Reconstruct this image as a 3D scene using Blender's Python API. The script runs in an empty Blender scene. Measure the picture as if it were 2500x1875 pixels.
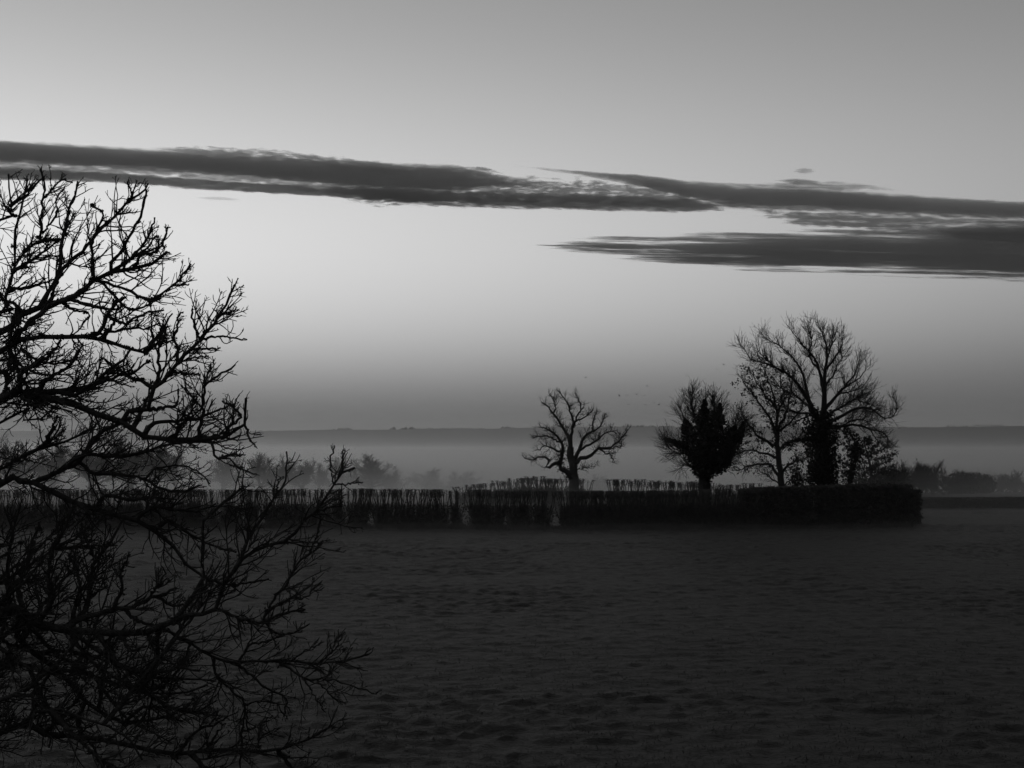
import bpy, math
import numpy as np
from mathutils import Vector

# ------------------------------------------------------------------ camera, sky, exposure
sc = bpy.context.scene
COL = sc.collection
F = 3434.0            # focal length in photograph pixels (2500 px wide)
CX, HY = 1250.0, 1090.0   # column straight ahead, row of eye level
H = 4.6               # eye height over the field

cam = bpy.data.cameras.new("camera")
cam.sensor_width = 36.0
cam.lens = F / 2500.0 * 36.0
cam.shift_y = (HY - 937.5) / 2500.0
cam.clip_start = 0.1
cam.clip_end = 40000.0
cam_ob = bpy.data.objects.new("camera", cam)
COL.objects.link(cam_ob)
cam_ob.location = (0.0, 0.0, H)
cam_ob.rotation_euler = (math.radians(90), 0.0, 0.0)
sc.camera = cam_ob

world = bpy.data.worlds.new("World")
sc.world = world
world.use_nodes = True
nt = world.node_tree
bg = nt.nodes["Background"]
sky = nt.nodes.new("ShaderNodeTexSky")
sky.sky_type = 'NISHITA'
sky.sun_disc = False
sky.sun_elevation = math.radians(-5.0)    # before sunrise
sky.sun_rotation = math.radians(-45.0)
sky.dust_density = 6.0
sky.air_density = 1.0
bw = nt.nodes.new("ShaderNodeRGBToBW")
nt.links.new(sky.outputs[0], bw.inputs[0])
gm = nt.nodes.new("ShaderNodeMath"); gm.operation = 'POWER'
gm.inputs[1].default_value = 0.6
nt.links.new(bw.outputs[0], gm.inputs[0])
# the sky deepens towards the zenith (thin high air before sunrise)
tc = nt.nodes.new("ShaderNodeTexCoord")
sx = nt.nodes.new("ShaderNodeSeparateXYZ")
nt.links.new(tc.outputs["Generated"], sx.inputs[0])
mr = nt.nodes.new("ShaderNodeMapRange")
mr.interpolation_type = 'SMOOTHSTEP'
mr.inputs["From Min"].default_value = math.sin(math.radians(7))
mr.inputs["From Max"].default_value = math.sin(math.radians(20))
mr.inputs["To Min"].default_value = 8.4
mr.inputs["To Max"].default_value = 0.60 * 8.4
nt.links.new(sx.outputs["Z"], mr.inputs["Value"])
ml = nt.nodes.new("ShaderNodeMath"); ml.operation = 'MULTIPLY'
nt.links.new(gm.outputs[0], ml.inputs[0]); nt.links.new(mr.outputs[0], ml.inputs[1])
# air light of the murk low over the horizon
g1 = nt.nodes.new("ShaderNodeMath"); g1.operation = 'MULTIPLY'; g1.inputs[1].default_value = 1 / math.sin(math.radians(2.5))
nt.links.new(sx.outputs["Z"], g1.inputs[0])
g2 = nt.nodes.new("ShaderNodeMath"); g2.operation = 'MULTIPLY'
nt.links.new(g1.outputs[0], g2.inputs[0]); nt.links.new(g1.outputs[0], g2.inputs[1])
g3 = nt.nodes.new("ShaderNodeMath"); g3.operation = 'POWER'; g3.inputs[0].default_value = 1 / math.e
nt.links.new(g2.outputs[0], g3.inputs[1])
g4 = nt.nodes.new("ShaderNodeMath"); g4.operation = 'MULTIPLY_ADD'; g4.inputs[1].default_value = 0.145
nt.links.new(g3.outputs[0], g4.inputs[0]); nt.links.new(ml.outputs[0], g4.inputs[2])
nt.links.new(g4.outputs[0], bg.inputs["Color"])
bg.inputs["Strength"].default_value = 0.15

vs = sc.view_settings
vs.view_transform = 'Standard'
vs.look = 'None'
vs.gamma = 1.0
vs.use_curve_mapping = False
vs.exposure = 2.52

cy = sc.cycles
cy.use_denoising = True
try:
    cy.denoiser = 'OPENIMAGEDENOISE'
except Exception:
    pass
cy.max_bounces = 16
cy.diffuse_bounces = 2
cy.glossy_bounces = 1
cy.transmission_bounces = 1
cy.volume_bounces = 14
cy.transparent_max_bounces = 8
cy.volume_max_steps = 256
cy.volume_step_rate = 0.5
cy.sample_clamp_indirect = 3.0

RNG = np.random.default_rng(7)


# ------------------------------------------------------------------ helpers
def W(px, py, d):
    """world point on the sight line of a photograph pixel, d metres ahead"""
    return np.array([(px - CX) / F * d, d, H + (HY - py) / F * d])


def smooth(a, b, x):
    t = np.clip((np.asarray(x, float) - a) / (b - a), 0, 1)
    return t * t * (3 - 2 * t)


_LAT = [np.random.default_rng(100 + i).random((256, 256)) for i in range(8)]


def vnoise(x, y, seed=0):
    L = _LAT[seed % 8]
    x = np.asarray(x, float) + 37.7 * seed; y = np.asarray(y, float) + 91.3 * seed
    xi = np.floor(x).astype(int); yi = np.floor(y).astype(int)
    u = x - xi; v = y - yi
    u = u * u * (3 - 2 * u); v = v * v * (3 - 2 * v)
    a = L[xi % 256, yi % 256]; b = L[(xi + 1) % 256, yi % 256]
    c = L[xi % 256, (yi + 1) % 256]; d = L[(xi + 1) % 256, (yi + 1) % 256]
    return (a * (1 - u) + b * u) * (1 - v) + (c * (1 - u) + d * u) * v


def unit(v):
    return v / np.maximum(np.linalg.norm(v, axis=-1, keepdims=True), 1e-9)


def tag(o, label=None, cat=None, group=None, kind=None):
    if label: o["label"] = label
    if cat: o["category"] = cat
    if group: o["group"] = group
    if kind: o["kind"] = kind
    return o


def link(o, parent=None):
    COL.objects.link(o)
    if parent is not None:
        o.parent = parent
    return o


def empty(name, loc=(0, 0, 0), rz=0.0):
    o = bpy.data.objects.new(name, None)
    o.location = loc
    o.rotation_euler = (0, 0, rz)
    o.empty_display_size = 0.3
    return link(o)


def mesh_raw(name, verts, faces_idx, faces_len, mat, smooth_shade=False):
    me = bpy.data.meshes.new(name)
    verts = np.ascontiguousarray(verts, np.float32).reshape(-1, 3)
    faces_idx = np.ascontiguousarray(faces_idx, np.int32).ravel()
    faces_len = np.ascontiguousarray(faces_len, np.int32).ravel()
    me.vertices.add(len(verts)); me.vertices.foreach_set("co", verts.ravel())
    me.loops.add(len(faces_idx)); me.loops.foreach_set("vertex_index", faces_idx)
    me.polygons.add(len(faces_len))
    start = np.concatenate([[0], np.cumsum(faces_len)[:-1]]).astype(np.int32)
    me.polygons.foreach_set("loop_start", start)
    me.polygons.foreach_set("loop_total", faces_len)
    if smooth_shade:
        me.polygons.foreach_set("use_smooth", np.ones(len(faces_len), bool))
    me.update(calc_edges=True)
    me.materials.append(mat)
    return me


class Geo:
    """collects quads and triangles of one mesh"""
    def __init__(self):
        self.v = []; self.f = []; self.n = 0

    def quads(self, verts, q):
        verts = np.asarray(verts, float).reshape(-1, 3)
        self.v.append(verts); self.f.append(np.asarray(q, int).reshape(-1, 4) + self.n)
        self.n += len(verts)

    def tubes(self, P, R, S=5):
        """P (N,K,3) centre lines, R (N,K) radii"""
        P = np.asarray(P, float); R = np.asarray(R, float)
        if P.ndim == 2: P = P[None]; R = R[None]
        N, K, _ = P.shape
        if N == 0: return
        T = np.empty_like(P)
        T[:, 1:-1] = P[:, 2:] - P[:, :-2]; T[:, 0] = P[:, 1] - P[:, 0]; T[:, -1] = P[:, -1] - P[:, -2]
        T = unit(T)
        m = unit(P[:, -1] - P[:, 0])
        ref = np.where(np.abs(m[:, 2:3]) < 0.8, np.array([[0, 0, 1.0]]), np.array([[0, 1.0, 0.0]]))
        ref = np.repeat(ref[:, None], K, 1)
        U = unit(ref - T * np.sum(ref * T, -1, keepdims=True))
        V = np.cross(T, U)
        a = np.arange(S) / S * 2 * np.pi
        ring = (U[:, :, None] * np.cos(a)[None, None, :, None] + V[:, :, None] * np.sin(a)[None, None, :, None])
        verts = P[:, :, None] + ring * R[:, :, None, None]
        base = (np.arange(N)[:, None, None] * K + np.arange(K - 1)[None, :, None]) * S
        s = np.arange(S)[None, None]
        s2 = (s + 1) % S
        q = np.stack([base + s, base + s2, base + S + s2, base + S + s], -1)
        self.quads(verts, q)

    def leaves(self, C, size, rng, elong=1.0):
        """small folded leaf quads at centres C"""
        C = np.asarray(C, float).reshape(-1, 3); n = len(C)
        if n == 0: return
        size = np.broadcast_to(size, (n,)) * rng.uniform(0.6, 1.4, n)
        a = unit(rng.normal(size=(n, 3))); b = unit(np.cross(a, rng.normal(size=(n, 3))))
        c = np.cross(a, b)
        s = size[:, None]
        v = np.stack([C - a * s * elong, C + b * s * .6 + c * s * .2, C + a * s * elong, C - b * s * .6 + c * s * .2], 1)
        self.quads(v, np.arange(4 * n).reshape(n, 4))

    def mesh(self, name, mat, smooth_shade=False):
        v = np.concatenate(self.v) if self.v else np.zeros((0, 3))
        f = np.concatenate(self.f) if self.f else np.zeros((0, 4), int)
        return mesh_raw(name, v, f, np.full(len(f), 4), mat, smooth_shade)

    def build(self, name, mat, parent=None, smooth_shade=False, kind=None):
        o = bpy.data.objects.new(name, self.mesh(name, mat, smooth_shade))
        link(o, parent)
        if kind: o["kind"] = kind
        return o


def resample(pts, n):
    pts = np.asarray(pts, float)
    s = np.concatenate([[0], np.cumsum(np.linalg.norm(np.diff(pts, axis=0), axis=1))])
    t = np.linspace(0, s[-1], n)
    return np.stack([np.interp(t, s, pts[:, k]) for k in range(pts.shape[1])], 1)


def spline(pts, n):
    """Catmull-Rom through the points, evenly resampled"""
    p = np.asarray(pts, float)
    if len(p) < 3:
        return resample(p, n)
    q = np.concatenate([[2 * p[0] - p[1]], p, [2 * p[-1] - p[-2]]])
    out = []
    for i in range(1, len(q) - 2):
        t = np.linspace(0, 1, 8, endpoint=False)[:, None]
        a, b, c, d = q[i - 1], q[i], q[i + 1], q[i + 2]
        out.append(0.5 * ((2 * b) + (-a + c) * t + (2 * a - 5 * b + 4 * c - d) * t ** 2 + (-a + 3 * b - 3 * c + d) * t ** 3))
    out.append(p[-1:])
    return resample(np.concatenate(out), n)


def shoots(P, R, rng, spacing, length, angle=(35, 65), trop=(0, 0, 1), tw=0.15, wander=0.25, k=5,
           rbase=0.6, rmax=0.01, rtip=0.003, tmin=0.1, tmax=1.0, taper_len=0.5, reach=0.0):
    """side shoots along a set of centre lines, all at once"""
    P = np.asarray(P, float); R = np.asarray(R, float)
    N, K, _ = P.shape
    if N == 0: return np.zeros((0, k, 3)), np.zeros((0, k))
    L = np.sum(np.linalg.norm(np.diff(P, axis=1), axis=2), 1)
    cnt = rng.poisson(np.maximum(L * (tmax - tmin) / spacing, 0.01))
    idx = np.repeat(np.arange(N), cnt)
    M = len(idx)
    if M == 0: return np.zeros((0, k, 3)), np.zeros((0, k))
    t = rng.uniform(tmin, tmax, M)
    f = t * (K - 1); i = np.minimum(f.astype(int), K - 2); w = (f - i)[:, None]
    p0 = P[idx, i] * (1 - w) + P[idx, i + 1] * w
    r0 = R[idx, i] * (1 - w[:, 0]) + R[idx, i + 1] * w[:, 0]
    T = unit(P[idx, i + 1] - P[idx, i])
    perp = unit(np.cross(T, rng.normal(size=(M, 3))))
    a = np.radians(rng.uniform(*angle, M))[:, None]
    d = unit(T * np.cos(a) + perp * np.sin(a))
    Ls = rng.uniform(*length, M) * (1 - taper_len * t)
    if reach: Ls = np.minimum(Ls, reach * L[idx] * (1.08 - t))
    trop = np.asarray(trop, float)
    out = np.empty((M, k, 3)); out[:, 0] = p0
    for j in range(1, k):
        d = unit(d + trop * tw + rng.normal(size=(M, 3)) * wander)
        out[:, j] = out[:, j - 1] + d * (Ls / (k - 1))[:, None]
    rb = np.minimum(np.minimum(r0 * rbase, rmax), np.maximum(Ls * 0.06, rtip * 1.1))
    rad = rb[:, None] + (rtip - rb)[:, None] * np.linspace(0, 1, k)[None] ** 0.8
    return out, np.maximum(rad, rtip * 0.8)


# ------------------------------------------------------------------ materials (the photograph is black and white: greys)
def mat_grey(name, lo, hi, scale=8.0, rough=0.9, bump=0.0, bump_scale=40.0, detail=4.0, spec=0.15):
    m = bpy.data.materials.new(name)
    m.use_nodes = True
    n = m.node_tree
    b = n.nodes["Principled BSDF"]
    b.inputs["Roughness"].default_value = rough
    b.inputs["Specular IOR Level"].default_value = spec
    co = n.nodes.new("ShaderNodeTexCoord")
    nz = n.nodes.new("ShaderNodeTexNoise")
    nz.inputs["Scale"].default_value = scale; nz.inputs["Detail"].default_value = detail
    n.links.new(co.outputs["Object"], nz.inputs["Vector"])
    rp = n.nodes.new("ShaderNodeValToRGB")
    rp.color_ramp.elements[0].position = 0.3; rp.color_ramp.elements[0].color = (lo, lo, lo, 1)
    rp.color_ramp.elements[1].position = 0.7; rp.color_ramp.elements[1].color = (hi, hi, hi, 1)
    n.links.new(nz.outputs["Fac"], rp.inputs[0])
    n.links.new(rp.outputs[0], b.inputs["Base Color"])
    if bump > 0:
        nb = n.nodes.new("ShaderNodeTexNoise")
        nb.inputs["Scale"].default_value = bump_scale; nb.inputs["Detail"].default_value = 5
        n.links.new(co.outputs["Object"], nb.inputs["Vector"])
        bp = n.nodes.new("ShaderNodeBump")
        bp.inputs["Strength"].default_value = bump; bp.inputs["Distance"].default_value = 0.05
        n.links.new(nb.outputs["Fac"], bp.inputs["Height"])
        n.links.new(bp.outputs[0], b.inputs["Normal"])
    return m


M_GRASS = mat_grey("grass_ground", 0.013, 0.040, scale=5.0, rough=0.6, bump=0.6, bump_scale=16.0, detail=9, spec=0.08)   # wet with dew
M_BLADE = mat_grey("grass_blade", 0.05, 0.10, scale=1.0, rough=0.7, spec=.08)
M_BARK = mat_grey("bark", 0.03, 0.07, scale=25, rough=0.95, bump=0.6, bump_scale=60)
M_TWIG = mat_grey("twig_bark", 0.03, 0.06, scale=8)
M_LICHEN = mat_grey("lichen", 0.04, 0.09, scale=30)
M_IVY = mat_grey("ivy_leaf", 0.02, 0.05, scale=3, rough=0.7)
M_LEAF = mat_grey("dry_leaf", 0.03, 0.06, scale=3, rough=0.8)
M_EVER = mat_grey("evergreen_needles", 0.02, 0.05, scale=3)
M_HEDGE = mat_grey("hedge_stems", 0.05, 0.11, scale=4)
M_BRAMBLE = mat_grey("hedge_bottom_growth", 0.05, 0.11, scale=4)
M_WOOD = mat_grey("distant_woodland", 0.02, 0.05, scale=0.02)
M_BIRD = mat_grey("dark_feathers", 0.02, 0.03, scale=5)


def mat_volume(name, density, grey=0.95, aniso=0.0):
    m = bpy.data.materials.new(name)
    m.use_nodes = True
    n = m.node_tree
    n.nodes.remove(n.nodes["Principled BSDF"])
    v = n.nodes.new("ShaderNodeVolumePrincipled")
    v.inputs["Color"].default_value = (grey, grey, grey, 1)
    v.inputs["Density"].default_value = density
    v.inputs["Anisotropy"].default_value = aniso
    n.links.new(v.outputs[0], n.nodes["Material Output"].inputs["Volume"])
    return m


# ------------------------------------------------------------------ ground: field, valley and far ridge in one sheet
RIDGE_D = 4000.0
_rx = np.array([-800, 300, 560, 700, 830, 960, 1080, 1200, 1300, 1500, 1640, 1900, 2200, 2320, 2400, 2500, 2900, 3600], float)
_ry = np.array([1054, 1053, 1053, 1054, 1050, 1050, 1048, 1048, 1045, 1044, 1044, 1046, 1045, 1042, 1039, 1043, 1047, 1050], float)


def ground_z(x, y, fine=True):
    x = np.asarray(x, float); y = np.asarray(y, float)
    z = 0.16 * (vnoise(x / 13, y / 9, 1) - 0.5) * smooth(6, 20, y)
    # the field ends behind the hedge and the land falls into the valley
    z = z - 17.0 * smooth(112, 520, y) - 5.0 * smooth(20, 400, -y)
    crest = np.interp(CX + x / RIDGE_D * F, _rx, _ry)
    crest = H + (HY - crest) / F * RIDGE_D
    up = smooth(1500, RIDGE_D, y)
    z = z + up * (crest + 17.0) - smooth(RIDGE_D, 5200, y) * 60
    z = z + 3.0 * (vnoise(x / 160, y / 160, 2) - 0.5) * smooth(200, 900, y) * (1 - 0.8 * smooth(3000, 4000, y))
    if fine:
        near = smooth(8, 16, y) * (1 - smooth(95, 125, y))
        t = vnoise(x / 0.36, y / 0.30, 3)
        t2 = vnoise(x / 0.17, y / 0.17, 4)
        t3 = vnoise(x / 1.7, y / 1.1, 5)
        patch = 0.6 + 0.5 * smooth(0.35, 0.75, vnoise(x / 5.5, y / 4.0, 6))
        z = z + near * patch * (0.13 * np.clip(t - 0.42, 0, 1) + 0.06 * (t2 - 0.5) + 0.045 * (t3 - 0.5))
    return z


def axis(parts):
    out = []
    for a, b, s in parts:
        out.append(np.arange(a, b, s))
    return np.unique(np.concatenate(out))


gx = np.concatenate([axis([(-33, 33.01, 0.13)]), ])
side = np.array([33.5, 34.5, 36, 39, 43, 48, 55, 65, 80, 100, 130, 170, 220, 290, 380, 500, 660, 860, 1100, 1400, 1800, 2300, 3000, 4000, 5200])
gx = np.concatenate([-side[::-1], gx, side])
gy = np.concatenate([[-5200, -3000, -1500, -700, -300, -150, -80, -45, -25, -12, -5, 0, 4, 8, 11, 13.5, 15],
                     axis([(15.6, 45, 0.10), (45, 82, 0.14), (82, 110, 0.4)]),
                     np.geomspace(112, 1200, 60), np.geomspace(1260, 3800, 40), np.arange(3850, 4160, 25.0), [4300, 4500, 4800, 5200]])
X, Y = np.meshgrid(gx, gy, indexing='ij')
Z = ground_z(X, Y)
nx, ny = X.shape
ii, jj = np.meshgrid(np.arange(nx - 1), np.arange(ny - 1), indexing='ij')
q = np.stack([ii * ny + jj, (ii + 1) * ny + jj, (ii + 1) * ny + jj + 1, ii * ny + jj + 1], -1).reshape(-1, 4)
me = mesh_raw("ground", np.stack([X, Y, Z], -1), q, np.full(len(q), 4), M_GRASS, True)
ground = link(bpy.data.objects.new("ground", me))
tag(ground, "rough grass pasture falling to a misty valley and a long low ridge", "ground", kind="structure")

# grass tufts standing up from the near pasture
def grass():
    rng = np.random.default_rng(21)
    n = 60000
    d = 15.5 / (1 - rng.uniform(0, 1, n) * (1 - 15.5 / 72))
    x = rng.uniform(-0.42, 0.42, n) * d
    keep = rng.random(n) < (0.15 + 0.85 * smooth(0.4, 0.7, vnoise(x / 0.36, d / 0.30, 3)))
    x, d = x[keep], d[keep]; n = len(x)
    g = Geo()
    k = 2
    for _ in range(k):
        bx = x + rng.normal(0, .04, n); by = d + rng.normal(0, .04, n)
        bz = ground_z(bx, by) - 0.01
        h = rng.uniform(0.015, 0.05, n); w = rng.uniform(0.004, 0.008, n)
        a = rng.uniform(0, np.pi, n)
        dx, dy = np.cos(a) * w, np.sin(a) * w
        lx, ly = rng.normal(0, .035, n), rng.normal(0, .035, n)
        v = np.stack([np.stack([bx - dx, by - dy, bz], -1), np.stack([bx + dx, by + dy, bz], -1),
                      np.stack([bx + lx + dx * .3, by + ly + dy * .3, bz + h], -1), np.stack([bx + lx - dx * .3, by + ly - dy * .3, bz + h], -1)], 1)
        g.quads(v, np.arange(4 * n).reshape(n, 4))
    # longer grass left standing along the foot of the hedge
    m = 26000
    bx = rng.uniform(-33, 22.6, m); by = 79.2 + .055 * np.maximum(bx - 5, 0) - rng.gamma(1.6, .28, m)
    bz = ground_z(bx, by) - .01
    h = rng.uniform(.08, .30, m) * (.5 + vnoise(bx / 1.3, by / 1.3, 2)); w = rng.uniform(.006, .012, m)
    lx, ly = rng.normal(0, .07, m), rng.normal(0, .07, m)
    v = np.stack([np.stack([bx - w, by, bz], -1), np.stack([bx + w, by, bz], -1),
                  np.stack([bx + lx + w * .3, by + ly, bz + h], -1), np.stack([bx + lx - w * .3, by + ly, bz + h], -1)], 1)
    g.quads(v, np.arange(4 * m).reshape(m, 4))
    o = g.build("grass", M_BLADE, kind="stuff")
    tag(o, "rough grass blades on the pasture and longer grass along the hedge foot", "grass")


grass()

# woodland along the crest of the ridge and faint tree lines in the valley
def canopy(name, label, spots):
    rng = np.random.default_rng(5)
    g = Geo()
    u = np.linspace(0, 2 * np.pi, 9)[:-1]; vv = np.linspace(-0.3, np.pi / 2, 5)
    for (x, y, w, h) in spots:
        z = float(ground_z(x, y, False))
        k = max(3, int(w / (h * .9)))
        for _ in range(k):
            cx = x + rng.uniform(-.5, .5) * w; cyy = y + rng.uniform(-.5, .5) * h * 2
            r = h * rng.uniform(.45, .9)
            uu, ph = np.meshgrid(u, vv, indexing='ij')
            rr = r * (1 + .25 * rng.normal(size=uu.shape))
            v = np.stack([cx + rr * np.cos(uu) * np.cos(ph), cyy + rr * np.sin(uu) * np.cos(ph), z + rr * np.sin(ph) * 1.1], -1)
            a, b = uu.shape
            i, j = np.meshgrid(np.arange(a), np.arange(b - 1), indexing='ij')
            i2 = (i + 1) % a
            g.quads(v, np.stack([i * b + j, i2 * b + j, i2 * b + j + 1, i * b + j + 1], -1).reshape(-1, 4))
    o = g.build(name, M_WOOD, kind="stuff")
    tag(o, label, "woodland")


_r = np.random.default_rng(9)
spots = []
for px, w, h in [(840, 60, 6), (985, 70, 7), (1000, 30, 5), (1240, 40, 6), (1560, 90, 6), (1620, 60, 5), (2340, 60, 2.5), (2420, 90, 2.0), (700, 160, 3.0),
                 (1100, 200, 3.0), (1450, 300, 3.5), (1780, 260, 3.5), (2150, 300, 3), (500, 200, 3.5), (250, 200, 3.5), (1900, 200, 4.5)]:
    spots.append(((px - CX) / F * 3960, 3960 + _r.uniform(-15, 15), w, h))
canopy("ridge_woodland", "low dark woods and hedges lining the crest of the far ridge", spots)
spots = []
for px in np.arange(2080, 2680, 22):
    spots.append(((px - CX) / F * 760, 760 + _r.uniform(-10, 10), 9, _r.uniform(6, 11) + (3 if px in (2278, 2410, 2454) else 0)))
canopy("valley_woodland", "faint tree line sunk in the valley mist at the right", spots)


# ------------------------------------------------------------------ hedges
def bare_bush(seed, dense):
    """flail-cut hawthorn: stems fanning from a narrow foot to a flat cut top at 2.15 m"""
    rng = np.random.default_rng(seed)
    n = int(rng.integers(13, 20))
    k = 6
    spread = rng.uniform(.6, .85)
    base = np.stack([rng.normal(0, .13, n), rng.normal(0, .12, n), np.full(n, -.05)], 1)
    top = np.stack([rng.uniform(-spread, spread, n), rng.uniform(-.35, .35, n), 2.12 + rng.normal(0, .025, n)], 1)
    t = np.linspace(0, 1, k)
    P = base[:, None] * (1 - t ** .75)[None, :, None] + top[:, None] * (t ** .75)[None, :, None]
    P[..., 2] = base[:, None, 2] * (1 - t)[None] + top[:, None, 2] * t[None]
    P[:, 1:-1] += rng.normal(0, .045, (n, k - 2, 3)) * np.array([1, 1, .3])
    R = rng.uniform(.017, .032, n)[:, None] * np.linspace(1, .6, k)[None]
    g = Geo(); g.tubes(P, R, 5)
    # flailed knuckles under the cut
    A, RA = shoots(P, R, rng, .035, (.08, .30), (20, 75), (0, 0, 1), .12, .3, 4, .6, .011, .006, .80, 1.0, 0)
    A[..., 2] = np.minimum(A[..., 2], 2.15 + rng.normal(0, .02, (len(A), 1)))
    g.tubes(A, RA, 3)
    B, RB = shoots(P, R, rng, .05, (.15, .5), (25, 70), (0, 0, 1), .2, .3, 4, .5, .009, .004, .08, .55, .3)
    g.tubes(B, RB, 3)
    Cc, RC = shoots(B, RB, rng, .06, (.06, .22), (25, 80), (0, 0, 1), .1, .35, 3, .7, .006, .004, .1, 1, .3)
    g.tubes(Cc, RC, 3)
    # dead grass and bramble caught in the foot
    m = int(700 * dense)
    zz = rng.beta(1.1, 2.2, m) * 1.5
    xx = rng.normal(0, 1, m) * (.15 + .2 * zz)
    g.leaves(np.stack([xx, rng.normal(0, .22, m), zz], 1), .05, rng, 1.3)
    return g.mesh("bush", M_HEDGE)


def dense_bush(seed):
    """close leafy hedge section with a clipped top"""
    rng = np.random.default_rng(seed)
    m = 5200
    z = rng.uniform(0, 1, m) ** .8
    x = rng.uniform(-.95, .95, m)
    topz = 2.12 + .06 * (vnoise(x * 3 + seed, x * 0, 2) - .5)
    side_ = np.where(rng.random(m) < .7, 1.0, rng.random(m))
    yy = np.sign(rng.normal(size=m)) * side_ * (.55 - .12 * z) * rng.uniform(.85, 1.05, m)
    capped = rng.random(m) < .22
    z = np.where(capped, rng.uniform(.94, 1.0, m), z)
    yy = np.where(capped, rng.uniform(-.45, .45, m), yy)
    g = Geo()
    g.leaves(np.stack([x, yy, z * topz], 1) + rng.normal(0, .045, (m, 3)), .05, rng, 1.3)
    n = 16; k = 5
    base = np.stack([rng.normal(0, .3, n), rng.normal(0, .15, n), np.full(n, -.05)], 1)
    top = np.stack([rng.uniform(-.9, .9, n), rng.uniform(-.4, .4, n), rng.uniform(1.9, 2.14, n)], 1)
    t = np.linspace(0, 1, k)[None, :, None]
    P = base[:, None] * (1 - t) + top[:, None] * t
    R = np.full((n, k), .02)
    g.tubes(P, R, 4)
    A, RA = shoots(P, R, rng, .06, (.1, .35), (20, 70), (0, 0, 1), .2, .3, 3, .5, .008, .004, .4, 1, 0)
    A[..., 2] = np.minimum(A[..., 2], 2.20 + np.abs(rng.normal(0, .06, (len(A), 1))))
    g.tubes(A, RA, 3)
    # dark heart of stems and dead leaf so that little light passes
    m2 = 900
    g.leaves(np.stack([rng.uniform(-.95, .95, m2), rng.uniform(-.2, .2, m2), rng.uniform(0, 1.95, m2)], 1), .16, rng, 1.2)
    return g.mesh("bush", M_BRAMBLE)


BARE = [bare_bush(40 + i, .35 + .2 * (i % 4)) for i in range(10)]
BARE_THICK = [bare_bush(60 + i, 1.7) for i in range(4)]
DENSE = [dense_bush(80 + i) for i in range(4)]


def hedge(label, xs, depth, height, meshes, seed, width=1.0, gaps=(), group=None, cat="hedge", jit=.014):
    """bushes planted along a line; xs are photograph columns, depth and height functions of the column"""
    rng = np.random.default_rng(seed)
    d0 = depth(xs[0]); b = np.array([(xs[0] - CX) / F * d0, d0, 0.0])
    b[2] = float(ground_z(b[0], b[1], False))
    root = empty("hedge", b)
    tag(root, label, cat, group)
    xs = [p for p in xs if not any(abs(p - gp) < gw for gp, gw in gaps)] + [gp + sd * gw for gp, gw in gaps for sd in (-1, 1)]
    for px in xs:
        d = depth(px) + rng.normal(0, .08)
        x = (px - CX) / F * d
        z = float(ground_z(x, d, False)) - .02
        o = bpy.data.objects.new("bush", meshes[int(rng.integers(len(meshes)))])
        link(o, root)
        o.location = (x - b[0], d - b[1], z - b[2])
        s = height(px) / 2.15
        o.rotation_euler = (0, 0, math.pi * int(rng.integers(2)) + rng.normal(0, .1))
        o.scale = (width * rng.uniform(.92, 1.08), width, s * rng.uniform(1 - jit, 1 + jit))
    return root


hedge("bare flail-cut hedge with upright stems crossing the field left of centre",
      np.cumsum(np.random.default_rng(3).uniform(16, 34, 106)) - 1030, lambda p: 79 + .0006 * max(p, 0), lambda p: 2.16, BARE, 11,
      gaps=((1138, 23), (1354, 24), (905, 21), (640, 21), (1236, 20)))
hedge("thicker leafless hedge stretch in front of the ivy-clad tree",
      np.arange(1400, 1850, 27.0), lambda p: 80.2 + .002 * (p - 1400), lambda p: 2.12 + .00015 * (p - 1400), BARE_THICK, 12, gaps=((1638, 24), (1500, 20), (1810, 22)))
hedge("dense dark clipped hedge block with rounded end below the tall ash",
      np.concatenate([np.arange(1850, 2195, 33.0), [2203.]]), lambda p: 81.5 + .005 * (p - 1850), lambda p: 2.2 + .0004 * (p - 1850) - max(0, p - 2165) ** 2 * .00022, DENSE, 13, 1.05)
hedge("pale misty hedge behind the main hedge around the lone pollard",
      np.cumsum(np.random.default_rng(8).uniform(9, 30, 17)) + 1112, lambda p: 112, lambda p: float(np.interp(p, [1120, 1180, 1300, 1400, 1440], [1.3, 1.62, 2.05, 2.05, 1.8])), BARE_THICK + BARE[:4], 14, 1.15, jit=.07)
hedge("higher grey hedge behind, left of the ivy-clad tree",
      np.cumsum(np.random.default_rng(6).uniform(11, 32, 16)) + 1478, lambda p: 98, lambda p: float(np.interp(p, [1480, 1530, 1680, 1720, 1850], [2.3, 2.25, 2.15, 1.95, 1.95])), BARE_THICK + BARE[:3], 15, 1.0, jit=.06)
hedge("low dark hedge strip across the far field at the right edge",
      np.arange(2215, 3500, 36.0), lambda p: 107.0, lambda p: .80, DENSE, 16, 1.3)


# ------------------------------------------------------------------ traced trees
def px3(pts):   # from the enlargement of the tree group
    return [(1200 + x / 2.011, 750 + y / 2.011) for x, y in pts]


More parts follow.
